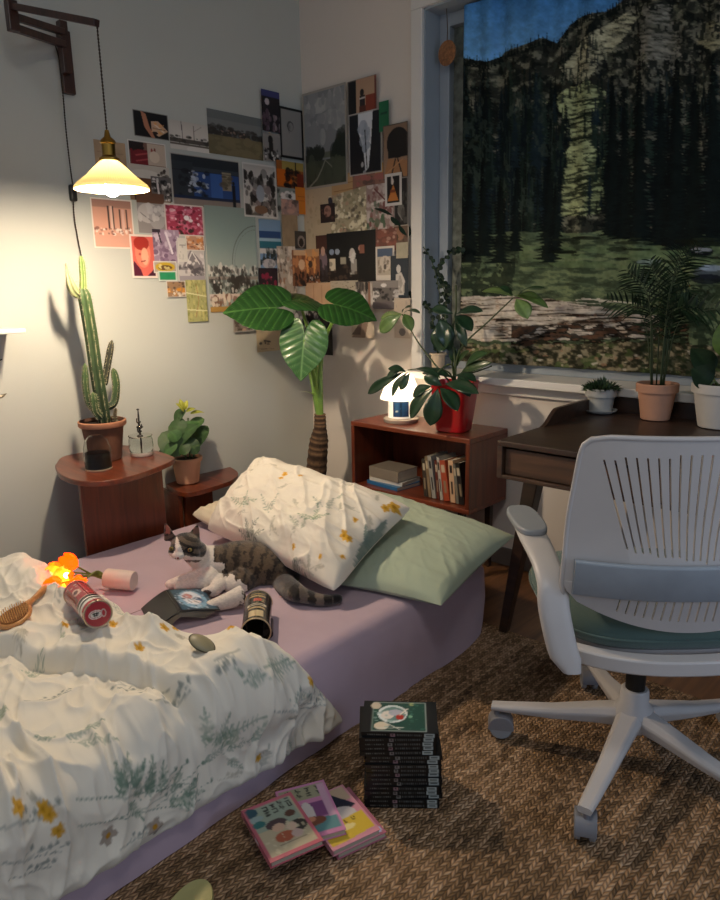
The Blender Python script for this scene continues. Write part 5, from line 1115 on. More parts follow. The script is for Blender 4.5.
# ---- red pot plant
YR = 2.40; c0 = pyy(454, 432, YR); c0[2] = SZ1+.001; o = thing('potted_umbrella_plant', 'dark glossy long-leaved plant in a bright red tapered pot on the cube shelf', 'plant', c0)
pp = lambda x, y, dy=0: pyy(x, y, YR+dy)-c0
hp = .205; mb = MB(); 
def sq(r, z, n=48, e=4.5): q = squir(r, r, n, e)@rotm('Z', 12)[:2, :2].T; return np.column_stack([q, np.full(n, z)])
mb.grid(np.array([sq(.060, .001), sq(.064, .004), sq(.088, hp-.004), sq(.090, hp), sq(.085, hp), sq(.083, hp-.02)]), cv=True, flip=True); mb.add(sq(.060, .001), [tuple(range(48))[::-1]])
mb.build('pot', mat('red_ceramic', 'b4161c', .3, var=.04, coat=.5), o, smooth=45); soil(o, .080, hp-.02)
M_st2 = mat('stem_dark', '3d4a2a', .5)
s0 = np.array([0, 0, hp-.01])
def stem(pts, r=.0035): return MB().tube(arc([s0+np.array(pts[0][:3])*0]+[pp(*q) for q in pts], 24), np.linspace(r*1.3, r*.7, 24), 8).build('stem', M_st2, o, smooth=180)
stem([(455, 360, 0), (452, 335, 0), (456, 310, .03), (456, 285, .05)], .0045); stem([(448, 380, -.02), (420, 345, -.02), (402, 314, -.02)]); stem([(460, 350, .0), (490, 320, .0), (513, 298, .0)]); stem([(448, 372, -.04), (430, 368, -.06), (408, 370, -.08)]); stem([(452, 365, -.05), (440, 370, -.10), (432, 382, -.13)])
stem([(462, 375, 0), (475, 372, .0), (492, 366, .02)]); stem([(450, 345, .04), (446, 320, .05), (444, 308, .05)])
dkc, dk2 = '1f3a26', '33502f'
for bx, by, tx, ty, w, c_, dy in ((404, 372, 366, 394, 10, dkc, -.1), (406, 372, 388, 368, 9, dkc, -.1), (408, 372, 391, 396, 8, dkc, -.1), (410, 373, 400, 390, 8, dkc, -.12), (412, 370, 440, 376, 9, dkc, -.1), (404, 368, 386, 378, 7, dkc, -.1),
        (434, 388, 409, 418, 14, dkc, -.15), (438, 388, 430, 426, 17, dkc, -.16), (440, 388, 458, 410, 15, dkc, -.15), (432, 386, 412, 396, 12, dkc, -.14), (442, 386, 424, 376, 11, dkc, -.12), (445, 384, 478, 392, 13, dkc, -.12),
        (452, 378, 422, 372, 13, dkc, -.06), (454, 376, 476, 380, 11, dkc, -.06), (458, 376, 470, 396, 12, dkc, -.1), (450, 352, 440, 320, 18, dkc, -.02), (446, 318, 440, 352, 20, '22402a', -.02), (455, 316, 472, 330, 14, dkc, .0), (457, 314, 482, 310, 9, dkc, 0), (453, 314, 432, 308, 10, dkc, 0), (456, 316, 466, 346, 9, dkc, .02),
        (402, 314, 380, 318, 8, '6b7f4a', -.02), (402, 314, 379, 332, 14, '5f7a44', -.03), (404, 314, 412, 330, 11, '4f6a3a', -.02), (404, 313, 420, 312, 6, dk2, 0), (402, 313, 410, 306, 6, dk2, 0),
        (513, 297, 482, 290, 9, '6a8048', .0), (515, 297, 538, 296, 9, '5f7a44', 0), (516, 299, 528, 318, 14, '7a9658', -.02), (514, 296, 548, 306, 9, '55703c', 0), (516, 297, 544, 286, 6, dk2, 0), (513, 296, 500, 286, 7, dk2, .02),
        (460, 374, 490, 362, 9, '3a5030', .02), (456, 370, 468, 350, 9, '3a5030', .03), (465, 368, 486, 352, 11, '34502e', .02), (458, 366, 452, 346, 10, '2d4a2c', .03)):
    w_ = w*3.2/705; mb = MB(); rg = random.Random(int(bx*7+tx)); leaf(mb, pp(bx, by, dy), pp(tx, ty, dy-.03), w_, TOC+IU*rg.uniform(.2, .9)+IR*rg.uniform(-.4, .4), 'obov', .10, .18, c_, None, n=12); mb.build('leaf', M_leaf, o, smooth=180, solid=.001)
# ---- small-leaved plant in a cream pot on the sill
YS = YB+.02; c0 = pyy(438, 372, YS); c0[2] = WZ0+.001; o = thing('potted_string_plant', 'slender plant with tiny round dark leaves in a pale pot on the window sill', 'plant', c0)
pp = lambda x, y, dy=0: pyy(x, y, YS+dy)-c0
pot(o, .040, .028, .075, mat('cream_ceramic', 'c9b79f', .5), rim=.01); soil(o, .034, .066)
rg = random.Random(21)
for pts in ([(437, 345), (440, 300), (432, 262), (418, 240), (402, 222), (386, 212), (372, 206)], [(440, 345), (446, 300), (438, 270), (452, 252), (462, 250)], [(436, 345), (430, 310), (418, 300), (412, 294)], [(438, 345), (444, 310), (448, 290), (440, 276)]):
    q = arc([(0, 0, .066)]+[pp(x, y, -.02) for x, y in pts], 40); so = MB().tube(q, .0022, 6).build('stem', M_st2, o, smooth=180); mb = MB()
    for i in range(8, 40):
        for _ in range(2 if i % 2 else 1):
            c = q[i]+np.array([rg.uniform(-1, 1), rg.uniform(-.4, .4), rg.uniform(-1, 1)])*.012; R = rg.uniform(.007, .0125); ax_ = IR*rg.uniform(-1, 1)+IU*rg.uniform(-1, 1); ax_ /= np.linalg.norm(ax_)
            leaf(mb, c-ax_*R, c+ax_*R, 1.9*R, TOC+IR*rg.uniform(-.8, .8)+IU*rg.uniform(-.3, .8), 'round', .05, .1, rg.choice(['16271a', '1b2f20', '20361f']), n=6, m=2)
    mb.build('foliage', M_leafm, so, smooth=180)
mb = MB(); q = [pp(402, 222, -.03), pp(393, 220, -.03)]
for bx, by, tx, ty, w in ((404, 226, 392, 214, 16), (396, 216, 372, 206, 11), (410, 236, 400, 222, 14)): leaf(mb, pp(bx, by, -.03), pp(tx, ty, -.03), w*3.2/705, TOC+IU*.4, 'oval', .1, .15, '22392a', n=10)
mb.build('leaf', M_leafm, o, smooth=180)
# ---- the three desk pots
def desk_plant(label, name, px, pyb, rt, rb, h, m, group=None):
    c = pz(px, pyb, DZ); c = pyy(px, pyb, DY1-.02-rt) if c[1] > DY1-.02-rt else c; c[2] = DZ+.0006; o = thing(name, label, 'plant', c, 0, group); pot(o, rt, rb, h, m, rim=.03); soil(o, rt-.009, h-.014); return o, c
M_gp = mat('grey_white_ceramic', 'a8a8a2', .55, var=.12, scale=40); M_wp = mat('white_ceramic', 'c4bfb8', .5, var=.04); M_tp = mat('pink_terracotta', 'b98a70', .8, var=.08, bump=.05, bscale=300)
o, c = desk_plant('low mossy plant in a small grey-white pot and saucer on the desk', 'potted_moss', 600, 410, .055, .041, .090, M_gp)
MB().lathe([(.045, 0), (.058, .008), (.060, .012), (.055, .012), (.043, .004)], 40, cap1=False).build('saucer', M_gp, o, smooth=50); mb = MB(); rg = random.Random(5)
for k in range(420):
    a = rg.uniform(0, 6.283); r = .062*rg.random()**.5; p = np.array([r*math.cos(a)*.75, r*math.sin(a)*.75, .078]); t = p+np.array([r*math.cos(a)*.4+rg.uniform(-.014, .014), r*math.sin(a)*.4+rg.uniform(-.014, .014), rg.uniform(.012, .060)*(1.15-r/.08)]); leaf(mb, p, t, .007, TOC+IU, 'oval', .1, .1, rg.choice(['22331d', '2f4526', '1b2a18', '3b5230']), n=3, m=1)
mb.build('foliage', M_leafm, o, smooth=180)
o, c = desk_plant('feathery palm in a pinkish terracotta pot standing on the desk between two paler pots', 'potted_palm', 655, 418, .068, .047, .125, M_tp); rg = random.Random(15)
for k in range(17):
    a = rg.uniform(0, 6.283); ln_ = rg.uniform(.26, .46); sp = rg.uniform(.06, .24); b = np.array([.02*math.cos(a), .02*math.sin(a), .115]); e_ = np.array([sp*math.cos(a), sp*.45*math.sin(a)-.02, .115+ln_]); md = b*.4+e_*.6+np.array([-.3*sp*math.cos(a), 0, .06]); q = arc([b, md, e_], 16)
    fr = MB().tube(q, np.linspace(.0022, .0008, 16), 5).build('frond', mat('frond_stem', '38452a', .6), o, smooth=180); mb = MB()
    for i in range(5, 16):
        T = q[min(i+1, 15)]-q[i-1]; T /= np.linalg.norm(T); sd = np.cross(T, TOC); sd /= np.linalg.norm(sd)
        for s in (-1, 1): L = .062*math.sin(PI*(i-3)/13.5)+.012; leaf(mb, q[i], q[i]+(sd*s*.85+T*.6+np.array([0, 0, -.15]))*L, .0085, TOC+IU, 'lance', .05, .1, rg.choice(['1e2f1c', '273c22', '182817']), n=4, m=1)
    mb.build('foliage', M_leafm, fr, smooth=180)
o, c = desk_plant('broad-leaved yellow-green plant in a white pot at the right end of the desk', 'potted_broadleaf', 717, 427, .085, .058, .142, M_wp); rg = random.Random(3)
for bx, tx, tz, dy, w, c_ in ((.0, .01, .36, 0, .12, '6f8434'), (.0, .09, .31, .02, .11, '43602c'), (-.01, -.065, .25, .0, .09, '22381f'), (.0, .06, .24, -.05, .10, '2c4524'), (.0, -.05, .19, -.05, .10, '1f341d'), (0, .12, .2, -.02, .09, '2f4a26')):
    e_ = np.array([tx, dy, tz]); s_ = MB().tube(arc([(bx, 0, .125), (bx+tx*.3, dy*.3, .125+(tz-.125)*.35), e_*.5+np.array([0, 0, .04])], 10), .003, 7).build('stem', M_stem, o, smooth=180); mb = MB(); leaf(mb, e_*.5+np.array([0, 0, .04]), e_+np.array([tx*.5, 0, .0]), w, TOC+IU*.4, 'oval', .1, .12, c_, n=14, m=4); mb.build('leaf', M_leafm, s_, smooth=180)
# ============================================================ GLASS THINGS ON THE TABLE
M_glass = mat('clear_glass', 'f2f4f2', .02, trans=1, var=0, ior=1.12); M_liq = mat('dark_wax', '14100e', .25, var=.2)
c = pz(99, 469, .581); o = thing('glass_jar', 'small glass jar with black contents standing in front of the cactus pot', 'jar', c); o.scale = (1.3,)*3
MB().lathe([(.036, 0), (.037, .002), (.037, .004), (.035, .005)], 36).build('base', mat('cork_base', 'c9b79a', .6), o, smooth=40)
MB().lathe([(.033, .006), (.034, .01), (.034, .048), (.032, .05)], 36).build('contents', M_liq, o, smooth=40)
MB().lathe([(.0365, .005), (.038, .04), (.037, .062), (.031, .084), (.018, .098), (.001, .102)], 36, cap0=False, cap1=False).build('dome', M_glass, o, smooth=60, solid=.0012)
c = pz(142, 455, .581); o = thing('glass_incense_holder', 'clear glass bottle-like holder with a thin twisted stem between cactus and table edge', 'glass', c); o.scale = (1.25,)*3
MB().lathe([(.034, 0), (.036, .004), (.036, .012), (.03, .014)], 36).build('base', mat('pale_glass_base', 'd9d2c2', .1, var=.05, coat=1), o, smooth=40)
MB().lathe([(.036, .014), (.038, .03), (.037, .052), (.034, .060), (.038, .064)], 36, cap0=False, cap1=False).build('cup', M_glass, o, smooth=60, solid=.0012)
mb = MB(); mb.tube([(0, 0, .014), (.002, 0, .05), (-.002, 0, .09), (0, 0, .13), (0, 0, .15)], [.003, .003, .004, .003, .0015], 10)
for z, r in ((.062, .010), (.078, .007), (.092, .011), (.108, .006), (.148, .005)): mb.ell((.002*math.sin(z*80), 0, z), (r, r, r*.55))
for z, s in ((.085, 1), (.10, -1), (.07, -1)): mb.tube(arc([(0, 0, z), (s*.014, 0, z+.006), (s*.012, 0, z+.018)], 8), .0018, 6)
mb.build('stem', mat('smoky_glass', '4a4640', .08, trans=.35, coat=1), o, smooth=180)
# ============================================================ LAMPS
LX, LY = -2.13, pxx(112, 187, -2.13)[1]; rim = pxx(112, 187, LX); RZ_ = rim[2]; topz = pxx(110, 160, LX)[2]
tipA = pxx(98, 27, LX); tipA[1] = LY
o = thing('pendant_wall_lamp', 'warm glowing pendant lamp with ribbed cream shade hanging from a dark wooden wall bracket', 'lamp', (LX, LY, RZ_))
rs = .1112; hz_ = topz-RZ_
nl = 88; a = np.arange(nl*4)*2*PI/(nl*4); rows = []
for f_, z in ((1.0, -.008), (1.012, -.004), (1.0, .0), (.95, .006), (.66, hz_*.40), (.40, hz_*.76), (.25, hz_*.95), (.21, hz_)):
    r = rs*f_*(1+(.012 if z > 0 else 0)*np.cos(nl*a)); rows.append(np.stack([r*np.cos(a), r*np.sin(a), np.full_like(a, z)], 1))
mb = MB(); mb.grid(np.array(rows), cv=True, flip=True)
M_shade = mat('shade_opal', 'ecd28c', .4, var=.02, backlit=.013)
mb.build('lamp_shade', M_shade, o, smooth=60)
M_brass = mat('brass', 'a8823c', .3, 1.0, var=.1)
MB().lathe([(.030, hz_-.002), (.031, hz_+.004), (.020, hz_+.012), (.0205, hz_+.045), (.024, hz_+.048), (.022, hz_+.056), (.010, hz_+.066), (.006, hz_+.085)], 28).build('socket', M_brass, o, smooth=40)
mb = MB(); mb.ell((0, 0, -.004), (.024, .024, .025), n=24, m=14); mb.tube([(0, 0, .012), (0, 0, hz_)], [.019, .013], 16); mb.build('bulb', mat('bulb_glow', 'ffe9c0', .3, emit='ffe7c9', estr=1420), o, smooth=180)
topc = tipA-np.array([LX, LY, RZ_]); M_cord = mat('twisted_cord', '3a2a1c', .8, var=.5, scale=300)
mb = MB(); zz = np.linspace(hz_+.08, topc[2], 120)
for ph in (0, PI): mb.tube([(topc[0]*(z-hz_)/(topc[2]-hz_)+.0016*math.cos(z*320+ph), .0016*math.sin(z*320+ph), z) for z in zz], .0016, 5)
mb.build('cord', M_cord, o, smooth=180)
w0 = np.array([LX, LY, RZ_]); M_br = wood('bracket_wood', '2a150d', '45251a', .4, 2, 8)
Pst = pxx(62, 30, XL+.02); Psb = pxx(65, 93, XL+.02); yp = (Pst[1]+Psb[1])/2
MB().box((XL+.014-LX, yp+.012-LY, (Pst[2]+.0+Psb[2])/2-RZ_), (.024, .045, Pst[2]-Psb[2])).build('wall_plate', M_br, o, smooth=0, bevel=.002)
MB().box((XL+.045-LX, yp-.005-LY, (Pst[2]+.02+Psb[2]+.06)/2-RZ_), (.030, .030, Pst[2]-Psb[2]-.04)).build('post', M_br, o, smooth=0, bevel=.002)
hg = pxx(12, 16, XL+.20)-w0                                     # elbow of the folding arm
pt, pb = np.array([XL+.05-LX, yp-.005-LY, Pst[2]-.004-RZ_]), np.array([XL+.05-LX, yp-.005-LY, pxx(62, 44, XL+.05)[2]-RZ_])
def beam(a, b, w, h, nm, par=o):
    a, b = np.array(a), np.array(b); d = b-a; L = np.linalg.norm(d); d /= L; sd = np.cross(d, (0, 0, 1)); sd /= np.linalg.norm(sd); up = np.cross(sd, d); Mx = np.stack([d, sd, up], 1)
    return MB().box((0, 0, 0), (L, w, h), M=Mx).build(nm, M_br, par, smooth=0, bevel=.002, loc=tuple((a+b)/2))
el_t = hg+np.array([0, 0, .012]); el_b = hg+np.array([0, 0, -.012])
beam(pt+np.array([0, 0, -.012]), el_t+np.array([0, 0, -.012]), .022, .022, 'arm'); beam(pb, el_b+np.array([0, 0, -.022]), .020, .024, 'brace')
beam(hg+np.array([0, 0, -.045]), hg+np.array([0, 0, .035]), .024, .030, 'hinge_block') if False else MB().box((0, 0, 0), (.030, .034, .092)).build('hinge_block', M_br, o, smooth=0, bevel=.003, loc=tuple(hg))
tip = topc.copy(); tip[2] += .010; beam(hg+np.array([0, 0, .030]), tip, .020, .020, 'outer_arm')
# feed cord down the wall with its switch
q = [pxx(x, y, XL+.022) for x, y in ((55, 44), (59, 60), (63, 95), (66, 130), (70, 165), (73, 187))]; q = arc(np.array(q)-w0, 60); q2 = arc(np.array([pxx(x, y, XL+.012) for x, y in ((73, 187), (74, 215), (78, 240), (82, 262), (84, 300))])-w0, 40)
for qq in (q, q2):
    mb = MB(); k = np.arange(len(qq)*3); Q = arc(qq, len(k))
    for ph in (0, PI): mb.tube(Q+np.stack([.0016*np.cos(k*1.1+ph), .0016*np.sin(k*1.1+ph), 0*k], 1), .0015, 5)
    mb.build('cord', M_cord, o, smooth=180)
MB().box((0, 0, 0), (.022, .026, .062)).build('switch', M_black, o, smooth=0, bevel=.006, loc=tuple(pxx(73, 193, XL+.018)-w0))
# ---- small white lamp on the cube shelf
YL = 2.42; c = pyy(401, 420, YL); c[2] = SZ1+.001; o = thing('table_lamp', 'small glowing white table lamp with a dark blue door picture on the cube shelf', 'lamp', c)
zt = lambda y: pyy(401, y, YL)[2]-c[2]; s = 3.25/705
M_lw = mat('lamp_white_plastic', 'e6e2da', .4, var=.02)
MB().lathe([(16.5*s, 0), (17*s, .004), (17*s, .016), (14*s, .022)], 40).build('base', mat('lamp_base_grey', '9a8f82', .5), o, smooth=40)
MB().lathe([(13*s, .020), (12.5*s, .024), (12*s, .115)], 40).build('body', mat('lit_body', 'f0ece2', .5, emit='fff6e4', estr=.25), o, smooth=40)
ys, r_ = .100, 0
sh = MB().lathe([(20*s, .105), (20*s, .110), (12.5*s, .20), (11*s, .212), (.001, .216)], 48, cap0=False, cap1=False).build('lamp_shade', mat('glowing_shade', 'fff7e8', .5, emit='fff0d8', estr=1.0, backlit=.3), o, smooth=50)
th = np.linspace(-.62, .62, 16)+math.atan2(-c[1], -c[0])-.0; zz = np.linspace(.030, .098, 12); A, B = np.meshgrid(th, zz, indexing='ij'); r = 12.9*s
dc_ = Canvas(40, 60, '1d3a5c'); draw(dc_, 'r 26507a .08 .05 .92 .95;r 17304c .46 .05 .54 .95;r 1a3554 .1 .5 .9 .54;e e8e4d8 .25 .62 .08 .05;s 3f6a94 12 .1 .1 .9 .9 .03')
mb = MB(); mb.grid(np.stack([r*np.cos(A), r*np.sin(A), B], -1), col=dc_.sample((A-th[0])/(th[-1]-th[0]), 1-(B-.03)/.068)); mb.build('door_picture', mat('printed_plastic', vcol=True, rough=.3), o, smooth=180)
li = bpy.data.lights.new('table_lamp_light', 'POINT'); li.energy = 1.6; li.shadow_soft_size = .035; li.color = (1, .87, .70); lo = bpy.data.objects.new('table_lamp_light', li); COL.objects.link(lo); lo.location = (c[0], c[1], c[2]+.15)
# ============================================================ THINGS AT THE LEFT EDGE
M_enam = mat('white_enamel', 'e0ddd4', .35, var=.02)
a = pxx(-60, 329, XL+.10); b = pxx(18, 328, XL+.10); o = thing('wall_shelf', 'white shelf board sticking in at the left edge beneath the bracket', 'shelf', (XL, b[1], b[2]))
MB().box((.085, -.20, -.008), (.165, .40, .016)).build('board', M_enam, o, smooth=0, bevel=.003)
for y in (-.08, -.32): MB().tube([(.003, y, -.09), (.02, y, -.085), (.12, y, -.018)], .005, 8).build('bracket', M_enam, o, smooth=60)
b = pxx(7, 395, XL+.06); o = thing('wall_hook', 'small metal hook with a pointed tip on the wall at the left edge', 'hook', (XL, b[1], b[2]))
M_met = mat('hook_metal', 'a89f8c', .3, .9); MB().lathe([(.022, 0), (.02, .006), (.008, .01)], 24).build('plate', M_met, o, smooth=40, loc=(0.001, -.06, 0)).rotation_euler = (0, PI/2, 0)
mb = MB(); mb.tube(arc([(.006, -.06, 0), (.05, -.055, -.004), (.066, -.03, -.004), (.06, 0, .006)], 20), [.006]*16+[.005, .004, .0025, .0008], 10); mb.build('hook', M_met, o, smooth=180)
b = pxx(3, 361, XL+.06); o = thing('wall_hook', 'tiny dark curved hook on the wall just above the pointed metal hook', 'hook', (XL, b[1], b[2]))
MB().tube(arc([(.001, -.05, .002), (.03, -.045, .0), (.05, -.02, .0), (.055, 0, .006)], 16), .0025, 8).build('hook', mat('dark_metal', '3a3632', .4, .8), o, smooth=180)
# ============================================================ CAMERA, LIGHT, LOOK
cam = bpy.data.cameras.new('camera'); co = bpy.data.objects.new('camera', cam); COL.objects.link(co); cam.sensor_fit = 'HORIZONTAL'; cam.sensor_width = 36; cam.lens = 36*F/720; cam.clip_start = .02
Mx = Matrix(((_R[0], _U[0], -_fw[0], 0), (_R[1], _U[1], -_fw[1], 0), (_R[2], _U[2], -_fw[2], CH), (0, 0, 0, 1))); co.matrix_world = Mx; SC.camera = co
def area(name, loc, tgt, size, en, col):
    l = bpy.data.lights.new(name, 'AREA'); l.energy = en; l.shape = 'RECTANGLE'; l.size, l.size_y = size; l.color = col; q = bpy.data.objects.new(name, l); COL.objects.link(q)
    q.location = loc; q.rotation_euler = (Vector(tgt)-Vector(loc)).to_track_quat('-Z', 'Y').to_euler(); return q
area('overhead_fill', (-.2, .3, 2.70), (-.6, .9, 0), (.5, .5), 12, (1, .97, .93))  # soft fill light added overhead to lift the dim parts, with no fixture behind it
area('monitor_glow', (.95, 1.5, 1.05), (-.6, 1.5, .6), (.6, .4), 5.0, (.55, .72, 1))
wd = bpy.data.worlds.new('w'); SC.world = wd; wd.use_nodes = True; wd.node_tree.nodes['Background'].inputs[0].default_value = (.50, .58, .72, 1); wd.node_tree.nodes['Background'].inputs[1].default_value = .55
vs = SC.view_settings; SC.display_settings.display_device = 'sRGB'; vs.view_transform = 'Standard'; vs.look = 'None'; vs.gamma = 1; vs.exposure = .0; vs.use_curve_mapping = False
SC.cycles.use_denoising = True; SC.cycles.max_bounces = 6; SC.cycles.sample_clamp_indirect = 4; SC.cycles.caustics_reflective = False; SC.cycles.caustics_refractive = False
# ============================================================ PHOTOGRAPHS ON THE WALLS
M_photo = mat('photo_paper', vcol=True, rough=.42, var=.02, coat=.1)
_lay = [0]
def photo(side, x0, y0, x1, y1, label, spec, bg='808080', rot=0, cat='photo', border=None, name='photo_print', shift=0):
    _lay[0] += 1; off = .0012+.00042*_lay[0] if side != 'P' else .004
    if side == 'L':
        a, b = pxx(x0, y0, XL), pxx(x1, y1, XL); w, h = b[1]-a[1], a[2]-b[2]; c = np.array([XL+off, (a[1]+b[1])/2, (a[2]+b[2])/2]); U = np.array([0, 1., 0]); N = np.array([1., 0, 0])
    else:
        a, b = pyy(x0, y0, YB), pyy(x1, y1, YB); w, h = b[0]-a[0], a[2]-b[2]; c = np.array([(a[0]+b[0])/2, YB-off, (a[2]+b[2])/2]); U = np.array([1., 0, 0]); N = np.array([0, -1., 0])
    V = np.array([0, 0, -1.]); r = math.radians(rot); U, V = U*math.cos(r)+V*math.sin(r), V*math.cos(r)-U*math.sin(r)
    if side == 'L' and w/2+c[1] > YB-.003: c[1] = YB-.003-w/2
    if side == 'B' and c[0]-w/2 < XL+.003: c[0] = XL+.003+w/2
    nx_, ny_ = max(12, int(abs(x1-x0)*1.7)), max(12, int(abs(y1-y0)*1.7)); cv = Canvas(nx_*2, ny_*2, bg); draw(cv, spec, random.Random(_lay[0]))
    if border: bw, bc = border; bh = bw*w/h; draw(cv, 'r %s 0 0 1 %f;r %s 0 %f 1 1;r %s 0 0 %f 1;r %s %f 0 1 1' % (bc, bh, bc, 1-bh, bc, bw, bc, 1-bw))
    o = thing(name, label, cat, c, 0, 'photos and cards stuck on the walls') if False else None
    mb = MB(); plate(mb, cv, c*0-U*w/2-V*h/2, U*w, V*h, nx_, ny_)
    ob = mb.build(name, M_photo, None, smooth=0, loc=tuple(float(q) for q in c), solid=.0004, off=-1); tag(ob, label, cat, 'photos and cards stuck on the walls')
    return ob
W_ = 'e0dbd2'
def sky_field(sk, tr, gr): return 'g %s -1 -.5;r %s 0 .38 1 .6;s %s 60 0 .36 1 .6 .06;r %s 0 .6 1 1' % (sk, tr, tr, gr)
L, B = 'L', 'B'
photo(L, 93, 139, 128, 182, 'plain tan card partly hidden behind the glowing lamp shade', 'l a58a6c .03 .1 .3 .9 .3;l a58a6c .02 .1 .5 .9 .5;n 4 .1', 'b59878')
photo(L, 127, 139, 167, 173, 'photo of red seats beside a pale figure, directly beneath the dark hands photo', 'r 1f1614 0 0 .4 .35;r 7a2226 .05 .3 .5 .9;l b04a4c .05 .2 .5 .5 .4;l b04a4c .05 .2 .7 .5 .6;r c9b5a0 .5 .05 1 .8;e a03a34 .62 .35 .03 .15;e 8a4a3c .7 .3 .03 .12;e dccab4 .68 .5 .14 .2;r a89480 .5 .85 1 1;s 2a1d1a 14 0 0 .4 .3 .05', '7d5b4c', border=(.02, W_))
photo(L, 132, 109, 169, 141, 'dark photo of hands holding food at the top left of the photo wall', 'p b87a5c .22 .0 .36 .1 .45 .6 .6 1 .5 1 .3 .6;p d0a888 .5 .35 .7 .3 .98 .65 .7 .9 .5 .75;e 2a1a16 .6 .78 .08 .06;l e8d0b4 .05 .6 .45 .85 .7;l 6a4a3a .03 .55 .6 .9 .62;s e0a060 10 .5 .4 .9 .8 .04', '14110f', border=(.015, '8a857c'))
photo(L, 168, 119, 210, 154, 'pale washed-out street photo with bare trees right of the hands photo', 'g d6cfc4 -.5 .5;l 6a625a .02 .3 .0 .32 .7;l 6a625a .02 .6 .1 .6 .6;l 857c72 .015 .6 .3 .8 .1;r 5a524a .0 .6 1 .75;s 3a342e 26 0 .5 1 .78 .05;e e4ddd2 .7 .95 .3 .14;r 6f665c 0 .76 1 .84', 'b0a89c')
photo(L, 206, 108, 263, 161, 'wide photo of a crowd on a brown field beneath a grey sky', 'g 5f6463 -1 -.5;r 6b706f 0 0 1 .3;r 7a7d7a 0 .2 1 .42;s 332d28 90 0 .36 1 .56 .05;s 8c7468 20 .2 .42 .7 .56 .02;r 6f6448 0 .56 1 1;s 7d7153 40 0 .6 1 1 .08', '6b7070')
photo(L, 127, 163, 171, 203, 'photo of a table and a brown leather seat under the red seats photo', 'r c9bfb0 0 0 1 .3;r 6f4a32 .1 .35 .8 .9;e d6cfc2 .4 .25 .35 .12;s 3a2a20 20 .6 .1 1 .8 .06;r 4a3222 .1 .8 .8 1', '8a6b50')
photo(L, 150, 176, 172, 202, 'small black and white photo of standing figures next to the lamp bulb', 's e4ddd6 16 0 0 1 1 .1;s 221e1c 30 0 .2 1 1 .09;l d8d2cc .1 .3 .2 .35 .8', '6b6460')
photo(L, 169, 152, 241, 211, 'large wide photo of a blue shopfront at dusk', 'r 242a30 0 0 1 .22;r 2b4a82 .28 .30 .98 .80;r 30343a 0 .14 .3 .8;r 3a5fa0 .55 .3 .72 .78;r 8f8470 .72 .26 .86 .62;s 5c5240 12 .73 .3 .85 .6 .05;s b8c0cc 26 .22 .3 .5 .7 .03;s 14161a 20 .05 .3 .5 .8 .04;r 8b7d74 0 .84 1 1;r 1f2a44 0 .78 1 .84;r 15171c .87 .5 .92 .95;e 1a1a1e .895 .46 .02 .04;l 14161a .012 .0 .3 1 .3', '3a4046', border=(.012, 'b8b2aa'))
photo(L, 89, 197, 135, 249, 'peach coloured photo of tall columns at the lower left below the lamp', 'r b08270 0 0 1 .18;g e0a890 .1 .9;r 4a3430 .38 .15 .42 .6;r e8c4b0 .44 .15 .5 .62;r 4a3430 .5 .15 .53 .6;r 5a3d36 .66 .2 .7 .6;r e4baa8 .72 .2 .78 .62;r 5a3d36 .82 .2 .86 .6;s f4e2d4 20 0 .6 1 .72 .04;s 8a5a50 26 0 .58 1 .72 .03;r dca48e 0 .74 1 1', 'd8a088', border=(.03, 'e8ddd0'))
photo(L, 135, 192, 166, 234, 'photo of crumpled grey bedding below the leather seat photo', 'r 6a4a38 0 0 1 .25;e c4bdb8 .4 .5 .4 .25;e aca6a4 .7 .6 .3 .3;l 8a8482 .03 .1 .5 .5 .7 .9 .5;s cfcac6 14 0 .3 1 1 .1', '98918e')
photo(L, 163, 203, 204, 237, 'photo of deep pink flowers with white petals', 's d87a90 60 0 0 1 1 .06;s f0d0d8 22 0 0 1 1 .04;s 7a2438 40 0 0 1 1 .05;s 3a3028 14 .3 .5 .7 1 .05;e f4e8ea .55 .42 .07 .08;e f0dde0 .65 .5 .06 .05', 'b04058', border=(.03, 'd8cdc4'))
photo(L, 203, 205, 259, 310, 'big photo of a ferris wheel over a seaside crowd', 'g 8fa29c -.3 .55;g b4b8ac .3 .6 .5;o 5a605c 1.0 .54 .52 .38 .02;o 6d736e 1.0 .54 .47 .34 .01;s d8d4c8 60 0 .56 1 .64 .03;s 4d4a44 60 0 .58 1 .66 .025;r 9a8f84 0 .66 1 .69;s 3d3832 90 0 .68 1 .82 .04;s e0dcd4 12 .1 .7 .8 .82 .02;r dccabc 0 .83 1 .88;s 8a6450 70 0 .85 1 .95 .03;s e4d4c0 40 0 .84 1 .94 .03;r b8904c 0 .95 1 1', '88988f')
photo(L, 128, 234, 157, 278, 'portrait of a person tinted red and orange with a pale border', 'r e06a5c .0 .0 1 1;e f08a70 .48 .42 .3 .34;e b0362c .45 .2 .3 .16;e ffb090 .55 .5 .14 .2;p 5a2034 0 .95 .1 .6 .35 .8 .45 1;p 4a1c30 1 1 .95 .75 .6 .95 .6 1;e c85248 .36 .45 .05 .03;l 9c3a34 .03 .4 .62 .56 .6', 'd8685c', border=(.07, 'ead8cc'))
photo(L, 151, 229, 180, 263, 'mauve photo of striped garments swinging', 's d8c8d4 26 0 0 1 1 .1;s 7a5f78 22 0 0 1 1 .1;l 3a2c3a .05 .2 .0 .3 .4;l e8dce4 .08 .5 .1 .7 .7;r 3a2f3a 0 .0 .3 .1', 'a890a4')
